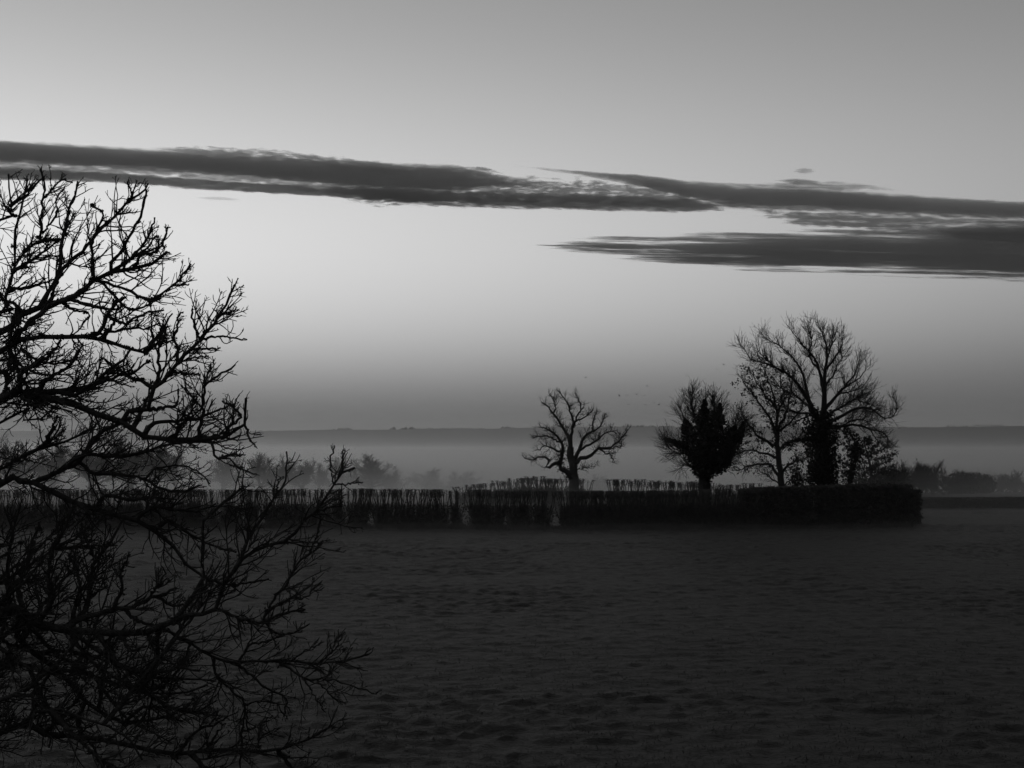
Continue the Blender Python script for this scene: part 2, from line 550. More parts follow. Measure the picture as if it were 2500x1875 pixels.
def grow(root, base, d, guides, seed, levels, k=14, sides=6, drift=.7, mat=M_BARK, twig_mat=M_TWIG, knob=0.0, wob=0.0):
    """guides: (pixel points, base radius, tip radius, options). The first is the trunk. Each later one starts at the
    nearest point of those before it, so that depth is handed on from limb to limb."""
    rng = np.random.default_rng(seed)
    done = []
    for gi, gdef in enumerate(guides):
        pts, r0, r1 = gdef[:3]; opt = gdef[3] if len(gdef) > 3 else {}
        w0 = opt.get('d', d)
        if opt.get('world'):
            p = np.asarray(pts, float)
        else:
            a = W(*pts[0], w0)
            if gi and not opt.get('free'):
                best = None
                for P, R in done:
                    pix = np.stack([CX + P[:, 0] / P[:, 1] * F, HY - (P[:, 2] - H) / P[:, 1] * F], 1)
                    dd = np.hypot(pix[:, 0] - pts[0][0], pix[:, 1] - pts[0][1])
                    i = int(np.argmin(dd))
                    if best is None or dd[i] < best[0]: best = (dd[i], P[i], R[i])
                a = best[1]; w0 = a[1]
                r0 = min(r0, best[2] * .95)
            acc = 0.0; dr = opt.get('drift', rng.uniform(-drift, drift))
            p = [a]
            for j in range(1, len(pts)):
                step = math.hypot(pts[j][0] - pts[j - 1][0], pts[j][1] - pts[j - 1][1]) / F * w0
                acc += step * dr
                p.append(W(*pts[j], w0 + acc))
            p = np.array(p)
        kk = opt.get('k', k)
        P = spline(p, kk)
        if wob: P[1:-1] += rng.normal(0, wob, (kk - 2, 3))
        R = r0 + (r1 - r0) * np.linspace(0, 1, kk) ** .75
        if knob: R = R * (1 + knob * rng.normal(size=kk))
        done.append((P, R))
        g = Geo(); g.tubes(P - base, R, sides)
        part = g.build("trunk" if gi == 0 else "branch", mat, root, True)
        if opt.get('bare'): continue
        lv_P, lv_R = P[None], R[None]
        t = Geo()
        for li, lv in enumerate(levels):
            kw = dict(lv); ns = kw.pop('S', 3)
            if li == 0 and 'tmin' in opt: kw['tmin'] = opt['tmin']
            if li == 0 and 'spacing' in opt: kw['spacing'] = opt['spacing']
            if li == 0 and 'trop' in opt: kw['trop'] = opt['trop']
            if li == 0 and 'length' in opt: kw['length'] = opt['length']
            A, RA = shoots(lv_P, lv_R, rng, **kw)
            if knob and len(A): RA = RA * (1 + knob * rng.normal(size=RA.shape))
            t.tubes(A - base, RA, ns)
            lv_P, lv_R = A, RA
            root_tips = A
        if t.n:
            t.build("twigs", twig_mat, part, kind="stuff")
    return done


def cloud_of_leaves(done, base, rng, which, radius, n, zlo=-9, zhi=99, pw=.5):
    """leaf positions in a sleeve round chosen limbs"""
    out = []
    for i in which:
        P, R = done[i]
        f = rng.uniform(0, len(P) - 1.001, n); a = f.astype(int); w = (f - a)[:, None]
        c = P[a] * (1 - w) + P[a + 1] * w
        rad = radius(f / (len(P) - 1), i) if callable(radius) else radius
        v = unit(rng.normal(size=(n, 3))) * (rng.random(n) ** pw * rad)[:, None]
        ok = np.broadcast_to(rad, (n,)) > .05
        out.append((c + v)[ok])
    out = np.concatenate(out) - base
    return out


def tree_root(name, label, px, d, cat="tree", group=None):
    x = (px - CX) / F * d
    b = np.array([x, d, float(ground_z(x, d, False)) - .03])
    o = empty(name, b)
    tag(o, label, cat, group)
    return o, b


def gpix(px, d):     # pixel of the ground under a column
    x = (px - CX) / F * d
    z = float(ground_z(x, d, False)) - .03
    return (px, HY - (z - H) / d * F)


# lone old pollard in the misty back hedge
def lone_pollard():
    d = 106.0
    root, base = tree_root("pollard_tree", "lone bare pollard with crooked limbs standing in mist left of the tree group", 1400, d)
    G = [([gpix(1401, d)] + px3([(408, 860), (402, 800), (392, 740), (388, 690)]), .52, .28, dict(tmin=.75)),
         (px3([(390, 700), (378, 640), (350, 590), (320, 550), (292, 508), (265, 478), (248, 468)]), .20, .03),
         (px3([(305, 520), (314, 490), (300, 445), (285, 424)]), .08, .025),
         (px3([(385, 670), (395, 610), (405, 570), (385, 520), (375, 480), (352, 440), (336, 415)]), .19, .03),
         (px3([(400, 580), (425, 530), (440, 480), (420, 445), (412, 424)]), .13, .025),
         (px3([(403, 560), (440, 548), (480, 520), (500, 505)]), .09, .025),
         (px3([(402, 750), (430, 700), (455, 640), (490, 610), (530, 580), (555, 540), (560, 520)]), .22, .03),
         (px3([(492, 608), (500, 560), (520, 510)]), .08, .025),
         (px3([(408, 770), (440, 745), (480, 730), (530, 692), (580, 690), (620, 660), (650, 630), (670, 600)]), .20, .03),
         (px3([(530, 692), (560, 720), (590, 725), (596, 765)]), .09, .02),
         (px3([(560, 695), (610, 690), (635, 685), (640, 660)]), .08, .02),
         (px3([(406, 850), (372, 815), (335, 775), (348, 720), (342, 660), (310, 620), (270, 592), (228, 588)]), .26, .03),
         (px3([(345, 770), (300, 770), (268, 785), (280, 745), (230, 735), (200, 752), (160, 742)]), .16, .03),
         (px3([(342, 665), (290, 640), (240, 632), (203, 645)]), .10, .025),
         (px3([(345, 700), (300, 690), (258, 682), (230, 700)]), .10, .025),
         (px3([(440, 690), (500, 665), (550, 625), (600, 610), (630, 640)]), .12, .025),
         (px3([(405, 820), (440, 790), (490, 785), (520, 770)]), .05, .02)]
    lv = [dict(spacing=.085, length=(.4, 1.35), angle=(28, 66), trop=(0, 0, 1), tw=.12, wander=.2, k=6, rbase=.6, rmax=.022, rtip=.007, tmin=.25, S=4),
          dict(spacing=.10, length=(.2, .65), angle=(25, 60), tw=.12, wander=.2, k=4, rbase=.7, rmax=.011, rtip=.0055, tmin=.15)]
    done = grow(root, base, d, G, 101, lv, wob=.05)
    rng = np.random.default_rng(102)
    g = Geo()
    pts = cloud_of_leaves(done, base, rng, [0], lambda t, i: .55 * (1 - .5 * t), 500)
    pts = np.concatenate([pts, cloud_of_leaves(done, base, rng, [11], lambda t, i: .45 * (t < .45), 700)])
    g.leaves(pts, .07, rng)
    g.build("ivy", M_IVY, root, kind="stuff")


def ivy_pollard():
    d = 88.0
    root, base = tree_root("ivy_tree", "squat pollard smothered in dark ivy with a brush of thin upright shoots", 1718, d)
    G = [([gpix(1720, d)] + px3([(1045, 860), (1042, 800), (1045, 740)]), .42, .34, dict(tmin=.7, spacing=.3)),
         (px3([(1045, 760), (1045, 680), (1045, 580), (1045, 500), (1048, 455)]), .26, .015),
         (px3([(1045, 780), (1080, 700), (1105, 620), (1115, 540), (1122, 475)]), .24, .015),
         (px3([(1043, 780), (1000, 700), (970, 620), (955, 570), (925, 490)]), .11, .012),
         (px3([(1047, 790), (1110, 740), (1165, 660), (1195, 590), (1205, 520)]), .11, .012),
         (px3([(1043, 800), (1000, 760), (955, 700), (900, 665), (845, 645)]), .10, .012),
         (px3([(1060, 640), (1085, 570), (1095, 500), (1085, 430)]), .15, .03),
         (px3([(1025, 640), (1005, 560), (985, 490), (985, 420)]), .15, .03),
         (px3([(1120, 720), (1170, 700), (1215, 640), (1240, 560)]), .13, .03),
         (px3([(1045, 820), (1090, 800), (1150, 770), (1190, 700)]), .10, .025),
         (px3([(1030, 810), (990, 790), (945, 775), (930, 790)]), .07, .02),
         (px3([(990, 700), (940, 720), (880, 700), (850, 660)]), .08, .02)]
    lv = [dict(spacing=.022, length=(.7, 2.0), angle=(22, 65), trop=(0, 0, 1), tw=.05, wander=.09, k=6, rbase=.4, rmax=.016, rtip=.007, tmin=.35, taper_len=.45, S=3),
          dict(spacing=.25, length=(.3, .8), angle=(15, 40), tw=.1, wander=.12, k=4, rbase=.7, rmax=.010, rtip=.0065, tmin=.2)]
    done = grow(root, base, d, G, 111, lv)
    rng = np.random.default_rng(112)
    g = Geo()
    prof = lambda t, i: np.interp(t, [0, .25, .6, .8, 1], {0: [.3, .35, .5, .6, .75]}.get(i, [.8, 1.05, .95, .3, .05] if i < 3 else [.8, 1.0, .55, .02, .0]))
    pts = [cloud_of_leaves(done, base, rng, [1, 2, 3, 4], prof, 2600), cloud_of_leaves(done, base, rng, [0], prof, 900),
           cloud_of_leaves(done, base, rng, [5, 8, 9], lambda t, i: .55 * (1 - t) ** .7 + .02, 900)]
    g.leaves(np.concatenate(pts), .10, rng)
    g.build("ivy", M_IVY, root, kind="stuff")


def leafy_tree():
    d = 89.0
    root, base = tree_root("field_maple", "slender tree still holding scattered dry leaves between ivy pollard and ash", 1910, d)
    G = [([gpix(1909, d)] + px3([(1427, 900), (1424, 820), (1412, 750), (1402, 690), (1402, 610)]), .30, .14, dict(tmin=.7)),
         (px3([(1402, 640), (1400, 560), (1398, 480), (1375, 400), (1335, 300), (1320, 275)]), .14, .02),
         (px3([(1402, 640), (1365, 545), (1320, 480), (1270, 410), (1225, 350), (1205, 325)]), .12, .02),
         (px3([(1402, 620), (1445, 520), (1468, 420), (1482, 320)]), .12, .02),
         (px3([(1405, 690), (1350, 660), (1290, 610), (1235, 540), (1215, 480)]), .12, .02),
         (px3([(1424, 830), (1370, 775), (1300, 770), (1225, 795), (1165, 760)]), .12, .02),
         (px3([(1410, 745), (1345, 720), (1270, 700), (1215, 720), (1180, 690)]), .10, .02),
         (px3([(1424, 820), (1470, 770), (1540, 740), (1570, 700)]), .11, .02),
         (px3([(1407, 720), (1445, 670), (1490, 655), (1530, 610)]), .11, .02),
         (px3([(1403, 620), (1470, 560), (1520, 500), (1540, 430)]), .10, .02),
         (px3([(1398, 500), (1350, 440), (1300, 370), (1260, 290)]), .08, .018),
         (px3([(1400, 520), (1430, 430), (1420, 350), (1430, 280)]), .08, .018),
         (px3([(1426, 860), (1385, 850), (1340, 820), (1300, 790)]), .06, .018),
         (px3([(1428, 870), (1475, 840), (1520, 790)]), .06, .018)]
    lv = [dict(spacing=.075, length=(.5, 1.4), angle=(30, 70), trop=(0, 0, 1), tw=.08, wander=.22, k=6, rbase=.6, rmax=.02, rtip=.007, tmin=.2, S=3),
          dict(spacing=.17, length=(.25, .7), angle=(25, 65), tw=.05, wander=.28, k=4, rbase=.7, rmax=.014, rtip=.007, tmin=.15)]
    done = grow(root, base, d, G, 121, lv, drift=.9, wob=.04)
    rng = np.random.default_rng(122)
    # leaves hang in loose clusters, most of them on the upper left of the crown
    c = []
    for i, m in [(1, 46), (2, 60), (3, 26), (4, 40), (5, 22), (6, 26), (7, 20), (8, 16), (9, 18), (10, 56), (11, 30)]:
        c.append(cloud_of_leaves(done, base, rng, [i], lambda t, j: .25 + .75 * t, m, pw=.4))
    c = np.concatenate(c)
    per = rng.integers(4, 11, len(c))
    pts = np.repeat(c, per, 0) + rng.normal(0, .085, (per.sum(), 3))
    g = Geo(); g.leaves(pts, .075, rng)
    g.build("leaves", M_LEAF, root, kind="stuff")


def ash_tree():
    d = 91.0
    root, base = tree_root("ash_tree", "tallest bare ash with a thick ivy-wrapped trunk and wide spreading crown", 2008, d)
    G = [([gpix(2010, d)] + px3([(1632, 880), (1625, 780), (1620, 680), (1618, 600), (1625, 555)]), .55, .34, dict(bare=True)),
         (px3([(1625, 580), (1632, 480), (1633, 400), (1638, 300), (1650, 210), (1625, 130), (1602, 72)]), .27, .009),
         (px3([(1615, 590), (1582, 510), (1550, 440), (1500, 372), (1430, 312), (1350, 272), (1272, 256), (1240, 205), (1208, 175)]), .20, .009),
         (px3([(1552, 445), (1530, 335), (1470, 235), (1400, 182), (1345, 150), (1325, 122)]), .14, .009),
         (px3([(1632, 420), (1602, 285), (1545, 205), (1500, 150), (1452, 88)]), .15, .009),
         (px3([(1637, 320), (1690, 245), (1720, 185), (1720, 112)]), .12, .009),
         (px3([(1634, 510), (1700, 430), (1742, 380), (1790, 312), (1812, 228)]), .16, .009),
         (px3([(1742, 380), (1800, 352), (1838, 295), (1838, 258)]), .08, .009),
         (px3([(1630, 560), (1680, 510), (1740, 480), (1800, 440), (1880, 402)]), .13, .009),
         (px3([(1630, 575), (1690, 550), (1765, 512), (1850, 492), (1920, 542), (1980, 532), (1992, 460), (1970, 435)]), .15, .018),
         (px3([(1640, 600), (1720, 585), (1790, 580), (1860, 602), (1935, 625), (1950, 690)]), .13, .018),
         (px3([(1860, 602), (1895, 655), (1945, 692)]), .07, .018),
         (px3([(1605, 640), (1540, 650), (1470, 660), (1440, 685), (1428, 700)]), .13, .04),
         (px3([(1440, 318), (1400, 300), (1330, 240), (1300, 195), (1298, 160)]), .07, .015),
         (px3([(1580, 320), (1560, 240), (1570, 150), (1555, 70)]), .09, .015),
         (px3([(1645, 260), (1670, 180), (1690, 120)]), .08, .015),
         (px3([(1610, 560), (1560, 520), (1500, 520), (1440, 480), (1420, 430)]), .10, .018),
         (px3([(1800, 440), (1830, 500), (1880, 520), (1900, 560)]), .06, .015),
         (px3([(1645, 590), (1700, 600), (1760, 560), (1830, 555), (1890, 600)]), .10, .015),
         (px3([(1640, 540), (1700, 500), (1780, 455), (1840, 470), (1900, 500)]), .09, .015),
         (px3([(1700, 430), (1740, 420), (1800, 400), (1850, 380)]), .07, .015),
         (px3([(1600, 570), (1540, 470), (1480, 430), (1400, 380), (1340, 340)]), .10, .015),
         (px3([(1590, 520), (1540, 540), (1470, 570), (1420, 560)]), .07, .015),
         (px3([(1633, 400), (1680, 330), (1700, 280), (1760, 200)]), .09, .015),
         (px3([(1632, 800), (1590, 820), (1555, 840), (1540, 860)]), .06, .009)]
    lv = [dict(spacing=.07, length=(.7, 2.0), angle=(25, 60), trop=(0, 0, 1), tw=.12, wander=.16, k=7, rbase=.6, rmax=.022, rtip=.0085, tmin=.22, taper_len=.6, S=3),
          dict(spacing=.17, length=(.35, 1.1), angle=(22, 55), tw=.14, wander=.18, k=5, rbase=.7, rmax=.012, rtip=.0075, tmin=.2),
          ]
    done = grow(root, base, d, G, 131, lv, drift=.8, wob=.03)
    rng = np.random.default_rng(132)
    g = Geo()
    prof = lambda t, i: np.interp(t, [0, .25, .5, .8, .95, 1], [1.2, 1.15, 1.05, 1.2, 1.3, 1.1])
    pts = [cloud_of_leaves(done, base, rng, [0], prof, 9000, pw=.42),
           cloud_of_leaves(done, base, rng, [1, 2, 8], lambda t, i: .55 * np.clip(1 - t * 5, 0, 1), 500),
           cloud_of_leaves(done, base, rng, [12], lambda t, i: .35 * (1 - t), 350)]
    low = np.stack([rng.normal(-1.6, .35, 420), rng.normal(0, .4, 420), rng.gamma(2.2, .35, 420) + 1.9], 1)
    pts.append(low)
    g.leaves(np.concatenate(pts), .10, rng)
    g.build("ivy", M_IVY, root, kind="stuff")


def ivy_snag():
    d = 90.0
    root, base = tree_root("ivy_snag", "thin leaning dead stem with a hanging ivy bundle right of the ash trunk", 2078, d, "dead tree")
    G = [([gpix(2072, d)] + px3([(1758, 880), (1768, 810), (1780, 750), (1790, 690), (1770, 630), (1735, 605)]), .09, .04, dict(bare=True)),
         (px3([(1780, 750), (1800, 700), (1830, 660), (1850, 640)]), .05, .015),
         (px3([(1785, 720), (1750, 690), (1720, 660)]), .05, .015),
         (px3([(1760, 860), (1740, 820), (1720, 760), (1700, 720)]), .04, .015),
         (px3([(1765, 830), (1775, 860), (1785, 885)]), .03, .015)]
    lv = [dict(spacing=.13, length=(.4, 1.2), angle=(30, 80), trop=(0, 0, -1), tw=.1, wander=.25, k=5, rbase=.7, rmax=.015, rtip=.007, tmin=.05)]
    done = grow(root, base, d, G, 141, lv)
    rng = np.random.default_rng(142)
    g = Geo()
    pts = [cloud_of_leaves(done, base, rng, [0], lambda t, i: np.interp(t, [0, .35, .5, .68, .85, 1], [.15, .12, .2, .62, .6, .3]), 1700),
           cloud_of_leaves(done, base, rng, [1, 2, 3], .4, 170)]
    g.leaves(np.concatenate(pts), .085, rng)
    g.build("ivy", M_IVY, root, kind="stuff")


lone_pollard(); ivy_pollard(); leafy_tree(); ash_tree(); ivy_snag()


# evergreen behind the ash, with ragged level boughs
def evergreen():
    d = 122.0
    rng = np.random.default_rng(151)
    root, base = tree_root("evergreen_tree", "dark evergreen with ragged outstretched boughs right of the ash", 2125, d)
    top = W(2105, 1075, d)
    h = top[2] - base[2]
    g = Geo(); P = spline([(0, 0, 0), (.05, 0, h * .5), (-.6, 0, h)], 8); g.tubes(P, np.linspace(.22, .04, 8), 6)
    g.build("trunk", M_BARK, root, True)
    tips = [(2187, 1105), (2180, 1120), (2165, 1090), (2150, 1078), (2120, 1068), (2085, 1085), (2070, 1110), (2060, 1130), (2185, 1135), (2140, 1130), (2170, 1150), (2100, 1100), (2060, 1150), (2130, 1095)]
    for tp in tips:
        e = W(tp[0], tp[1], d + rng.uniform(-1.2, 1.2)) - base
        z0 = max(.6, e[2] - rng.uniform(.5, 1.0))
        s = np.array([-.2 * z0 / h, 0, z0])
        Pb = spline([s, (s + e) / 2 + [0, 0, -.12], e], 8)
        b = Geo(); b.tubes(Pb, np.linspace(.05, .012, 8), 4)
        br = b.build("branch", M_BARK, root, True)
        n = int(rng.integers(90, 260))
        f = rng.uniform(.15, 1, n) * 6.99; a = f.astype(int); w = (f - a)[:, None]
        c = Pb[a] * (1 - w) + Pb[a + 1] * w + rng.normal(0, .17, (n, 3)) * np.array([1, 1, .8])
        l = Geo(); l.leaves(c, .07, rng, 1.8); l.build("foliage", M_EVER, br, kind="stuff")


evergreen()


# rounded and twiggy shrubs in the mist to the right
def shrub(label, px, py_top, d, width_px, twiggy, seed):
    rng = np.random.default_rng(seed)
    root, base = tree_root("shrub", label, px, d, "shrub", "shrubs in the mist at the right")
    h = W(px, py_top, d)[2] - base[2]
    w = width_px / F * d / 2
    n = 14; k = 6
    g = Geo()
    b0 = np.stack([rng.normal(0, w * .4, n), rng.normal(0, w * .3, n), np.zeros(n)], 1)
    e = np.stack([rng.uniform(-1, 1, n) * w, rng.uniform(-1, 1, n) * w * .7, h * rng.uniform(.7, 1.0, n)], 1)
    e[:, 2] *= np.sqrt(np.clip(1 - .45 * (e[:, 0] / w) ** 2, .2, 1))
    t = np.linspace(0, 1, k)[None, :, None]
    P = b0[:, None] * (1 - t) + e[:, None] * t + rng.normal(0, .06, (n, k, 3)) * t
    R = np.full((n, 1), .05) * np.linspace(1, .35, k)[None]
    g.tubes(P, R, 4)
    g.build("stems", M_TWIG, root)
    c = Geo()
    A, RA = shoots(P, R, rng, .09, (.5, 1.3), (15, 50), (0, 0, 1), .15, .2, 4, .7, .024, .012, .15, 1, .3)
    c.tubes(A, RA, 3)
    if not twiggy:
        m = 2600
        v = unit(rng.normal(size=(m, 3))) * (rng.random(m) ** .4)[:, None]
        v = v * np.array([w, w * .7, h * .62]) + np.array([0, 0, h * .42])
        v *= 1 + .12 * (vnoise(v[:, 0] * 2, v[:, 2] * 2, 3)[:, None] - .5)
        v[:, 2] = np.abs(v[:, 2])
        c.leaves(v, .12, rng)
    else:
        B, RB = shoots(A, RA, rng, .16, (.3, .8), (15, 45), (0, 0, 1), .12, .2, 3, .7, .016, .010, .1, 1, .3)
        c.tubes(B, RB, 3)
    c.build("crown", M_EVER if not twiggy else M_TWIG, root, kind="stuff")


for i, (px, py, d, w, tw, lab) in enumerate([
        (2130, 1138, 140, 110, False, "dark rounded evergreen shrub under the ragged evergreen"),
        (2178, 1143, 150, 60, False, "small dark shrub just right of the ragged evergreen"),
        (2215, 1138, 165, 66, True, "first twiggy leafless shrub right of the evergreen"),
        (2255, 1138, 168, 66, True, "middle twiggy leafless shrub in the misty row at right"),
        (2292, 1142, 170, 70, True, "third twiggy leafless shrub, left of the round bushes"),
        (2347, 1153, 175, 52, False, "dark domed bush in the misty row at right"),
        (2385, 1155, 180, 56, False, "dark peaked bush right of the domed bush"),
        (2426, 1162, 205, 60, True, "pale twiggy bush fading into mist near the right edge"),
        (2462, 1175, 200, 52, True, "low pale bush near the right edge"),
        (2498, 1158, 210, 60, True, "tall pale bush cut by the right edge")]):
    shrub(lab, px, py, d * .84, w * 1.7, tw, 160 + i)


# leafless trees fading into the mist beyond the hedge on the left
def mist_tree_meshes(seed):
    """10 m round-headed bare tree: trunk with limbs, and a crown of twigs"""
    rng = np.random.default_rng(seed)
    g = Geo()
    P0 = spline([(0, 0, 0), (rng.normal(0, .1), 0, 1.2), (rng.normal(0, .2), rng.normal(0, .2), 2.4)], 6)
    g.tubes(P0, np.linspace(.34, .24, 6), 7)
    n = 16; k = 8
    az = rng.uniform(0, 2 * np.pi, n); el = np.radians(rng.uniform(25, 85, n)); L = rng.uniform(4.2, 6.0, n)
    L = L * (0.85 + .35 * np.sin(el))
    d = np.stack([np.cos(az) * np.cos(el), np.sin(az) * np.cos(el), np.sin(el)], 1)
    st = P0[rng.integers(2, 6, n)]
    P = np.empty((n, k, 3)); P[:, 0] = st
    for j in range(1, k):
        d = unit(d + rng.normal(0, .16, (n, 3)) + np.array([0, 0, .06]))
        P[:, j] = P[:, j - 1] + d * (L / (k - 1))[:, None]
    R = rng.uniform(.09, .16, n)[:, None] * np.linspace(1, .2, k)[None]
    g.tubes(P, R, 5)
    c = Geo()
    A, RA = shoots(P, R, rng, .13, (1.0, 2.4), (25, 60), (0, 0, 1), .08, .18, 5, .6, .05, .022, .2, 1, .4)
    B, RB = shoots(A, RA, rng, .22, (.5, 1.2), (20, 55), (0, 0, 1), .08, .2, 4, .7, .03, .018, .15, 1, .3)
    c.tubes(A, RA, 3); c.tubes(B, RB, 3)
    top = max(float(P[..., 2].max()), float(B[..., 2].max()))
    half = float(np.percentile(np.abs(B[..., 0]), 97))
    return g.mesh("trunk", M_BARK, True), c.mesh("crown", M_TWIG), top, half


MT = [mist_tree_meshes(200 + i) for i in range(5)]
for i, (px, pt, wpx, d, lab) in enumerate([
        (40, 1062, 130, 240, "misty bare tree at the left edge behind the foreground branches"),
        (130, 1070, 130, 255, "misty bare tree second from the left edge behind the branches"),
        (225, 1056, 150, 235, "round misty tree crown seen through the foreground branches, left part"),
        (320, 1052, 170, 230, "broadest round misty tree seen through the foreground branches"),
        (430, 1085, 130, 260, "hazy bare tree behind the foreground branch tips"),
        (545, 1102, 120, 285, "pale bare tree left of the darkest misty tree"),
        (635, 1100, 110, 250, "darkest misty tree between the branch tips and hedge"),
        (690, 1106, 90, 262, "misty tree joined to the right of the darkest one"),
        (738, 1116, 80, 270, "lower misty tree with a drooping right shoulder"),
        (778, 1130, 46, 285, "narrow faint tree between two rounder misty trees"),
        (822, 1108, 80, 300, "slim pale misty tree left of the round-headed one"),
        (908, 1104, 120, 280, "round-headed bare tree standing clear in mist left of centre"),
        (955, 1138, 70, 300, "low faint tree at the foot of the round-headed one"),
        (1055, 1139, 100, 330, "pale rounded tree dissolving in mist left of the pollard"),
        (1118, 1149, 100, 340, "faintest wide tree at the right end of the misty row"),
        (1470, 1155, 70, 330, "ghostly pale tree in the hedge gap right of the pollard")]):
    d *= .74
    tm, cm, top, half = MT[i % 5]
    root, base = tree_root("misty_tree", lab, px, d, "tree", "leafless trees fading into the mist")
    s = (W(px, pt, d)[2] - base[2]) / top * 1.02
    sw = wpx / 2 / F * d / half
    for nm, m in (("trunk", tm), ("crown", cm)):
        o = link(bpy.data.objects.new(nm, m), root)
        o.scale = (sw, sw, s); o.rotation_euler = (0, 0, i * 2.1)
        if nm == "crown": o["kind"] = "stuff"


# ------------------------------------------------------------------ foreground oak at the left
def oak():
    base = np.array([-7.2, 8.7, float(ground_z(-7.2, 8.7)) - .05])
    root = empty("oak_tree", base)
    tag(root, "large lichen-crusted bare oak reaching in from the left, close to the viewer", "tree")
    c1 = lambda pts: [(x / 2.212, 350 + y / 2.212) for x, y in pts]
    c2 = lambda pts: [(x / 2.0105, 1050 + y / 2.0105) for x, y in pts]
    trunk = [(-7.2, 8.7, -.1), (-7.1, 8.6, 1.2), (-6.9, 8.6, 2.6), (-6.7, 8.5, 4.2), (-6.5, 8.4, 6.0), (-6.4, 8.4, 8.2)]

    G = [(trunk, .34, .08, dict(world=True, tmin=.55, spacing=.3))]

    def limb(pts, r0, r1, d, tz, **o):
        """a limb that enters the picture from the trunk outside its left edge"""
        px, py = pts[0]
        a = W(px, py, d)
        s = np.array([np.interp(tz, [p[2] for p in trunk], [p[0] for p in trunk]), 8.5, tz])
        m = s * .5 + a * .5 + np.array([0, 0, -.12])
        pp = [s, m, a]
        acc = 0
        dr = o.pop('drift', 0.0)
        for j in range(1, len(pts)):
            acc += math.hypot(pts[j][0] - pts[j - 1][0], pts[j][1] - pts[j - 1][1]) / F * d * dr
            pp.append(W(*pts[j], d + acc))
        G.append((pp, r0, r1, dict(world=True, k=44, **o)))

    # limbs entering from the left
    limb(c1([(-20, 1030), (60, 965), (130, 915), (200, 890), (290, 862), (380, 850), (440, 800), (480, 752), (560, 715), (640, 692), (760, 676), (850, 640), (905, 585)]), .075, .008, 8.3, 4.0, drift=.15, tmin=.42)
    limb(c1([(-20, 1135), (40, 1100), (100, 1062), (200, 1050), (370, 1045), (480, 1050), (600, 1070), (680, 1110), (760, 1140), (830, 1100), (880, 1050)]), .065, .007, 8.0, 3.6, drift=-.1, tmin=.42)
    limb(c1([(-20, 920), (20, 900), (35, 820), (60, 720), (95, 620), (85, 560), (80, 480), (100, 420), (110, 350), (130, 270), (150, 190)]), .04, .006, 8.6, 4.6, drift=.1, tmin=.45)
    limb(c1([(-20, 1400), (80, 1350), (180, 1365), (330, 1385), (430, 1425), (520, 1458), (600, 1475), (660, 1512), (740, 1560), (830, 1592), (950, 1600), (1060, 1597), (1200, 1590), (1300, 1565), (1330, 1480), (1328, 1375)]), .085, .007, 7.7, 3.0, drift=.05, tmin=.42)
    limb(c2([(-20, 275), (80, 265), (180, 262), (280, 318), (400, 370), (520, 402), (640, 432), (720, 468), (790, 520), (860, 580), (890, 640), (960, 690), (1000, 720)]), .07, .008, 8.4, 2.7, drift=-.08, tmin=.42)
    limb(c2([(-20, 912), (100, 940), (230, 960), (340, 978), (450, 988), (560, 1000), (700, 996), (800, 976), (860, 930), (910, 860), (985, 775), (1000, 680), (990, 560), (1000, 450), (1050, 380), (1150, 330), (1200, 275)]), .085, .007, 7.9, 1.8, drift=0, tmin=.40)
    limb(c2([(-20, 930), (80, 1010), (150, 1080), (240, 1140), (330, 1220), (420, 1330), (520, 1400), (640, 1440), (760, 1420), (850, 1400)]), .08, .008, 8.2, 1.7, drift=.1, tmin=.40)
    limb(c2([(-20, 1500), (200, 1490), (450, 1512), (600, 1540), (720, 1570), (900, 1590), (1060, 1560), (1200, 1590), (1380, 1565), (1540, 1505), (1630, 1450)]), .06, .006, 8.0, 1.2, drift=0, tmin=.40)
    limb(c2([(-20, 1180), (160, 1200), (330, 1180), (500, 1220), (640, 1260), (760, 1300), (900, 1290), (1020, 1250)]), .05, .006, 8.8, 1.5, drift=.1, tmin=.40)
    limb(c2([(-20, 1330), (140, 1380), (300, 1370), (460, 1430), (620, 1500), (700, 1620)]), .05, .006, 7.6, 1.3, drift=0, tmin=.40)
    limb(c2([(-20, 760), (90, 700), (180, 640), (270, 580), (360, 540), (440, 470)]), .035, .006, 8.8, 2.0, drift=.1, tmin=.45)
    limb(c2([(-20, 640), (10, 560), (60, 470), (20, 380)]), .03, .006, 7.8, 2.2, tmin=.45)
    limb(c1([(-20, 420), (40, 380), (60, 300), (40, 230), (46, 165)]), .028, .006, 8.7, 5.2, tmin=.5)
    limb(c1([(-20, 1250), (60, 1190), (100, 1110), (180, 1160), (250, 1200), (330, 1180), (410, 1160), (450, 1085)]), .035, .006, 8.5, 3.2, tmin=.45)
    limb(c1([(-20, 1520), (90, 1490), (190, 1500), (260, 1440), (330, 1430), (390, 1450)]), .04, .006, 8.6, 2.8, tmin=.45)
    limb(c2([(-20, 200), (80, 150), (200, 90), (330, 60), (470, -20)]), .04, .006, 8.9, 2.8, tmin=.45)

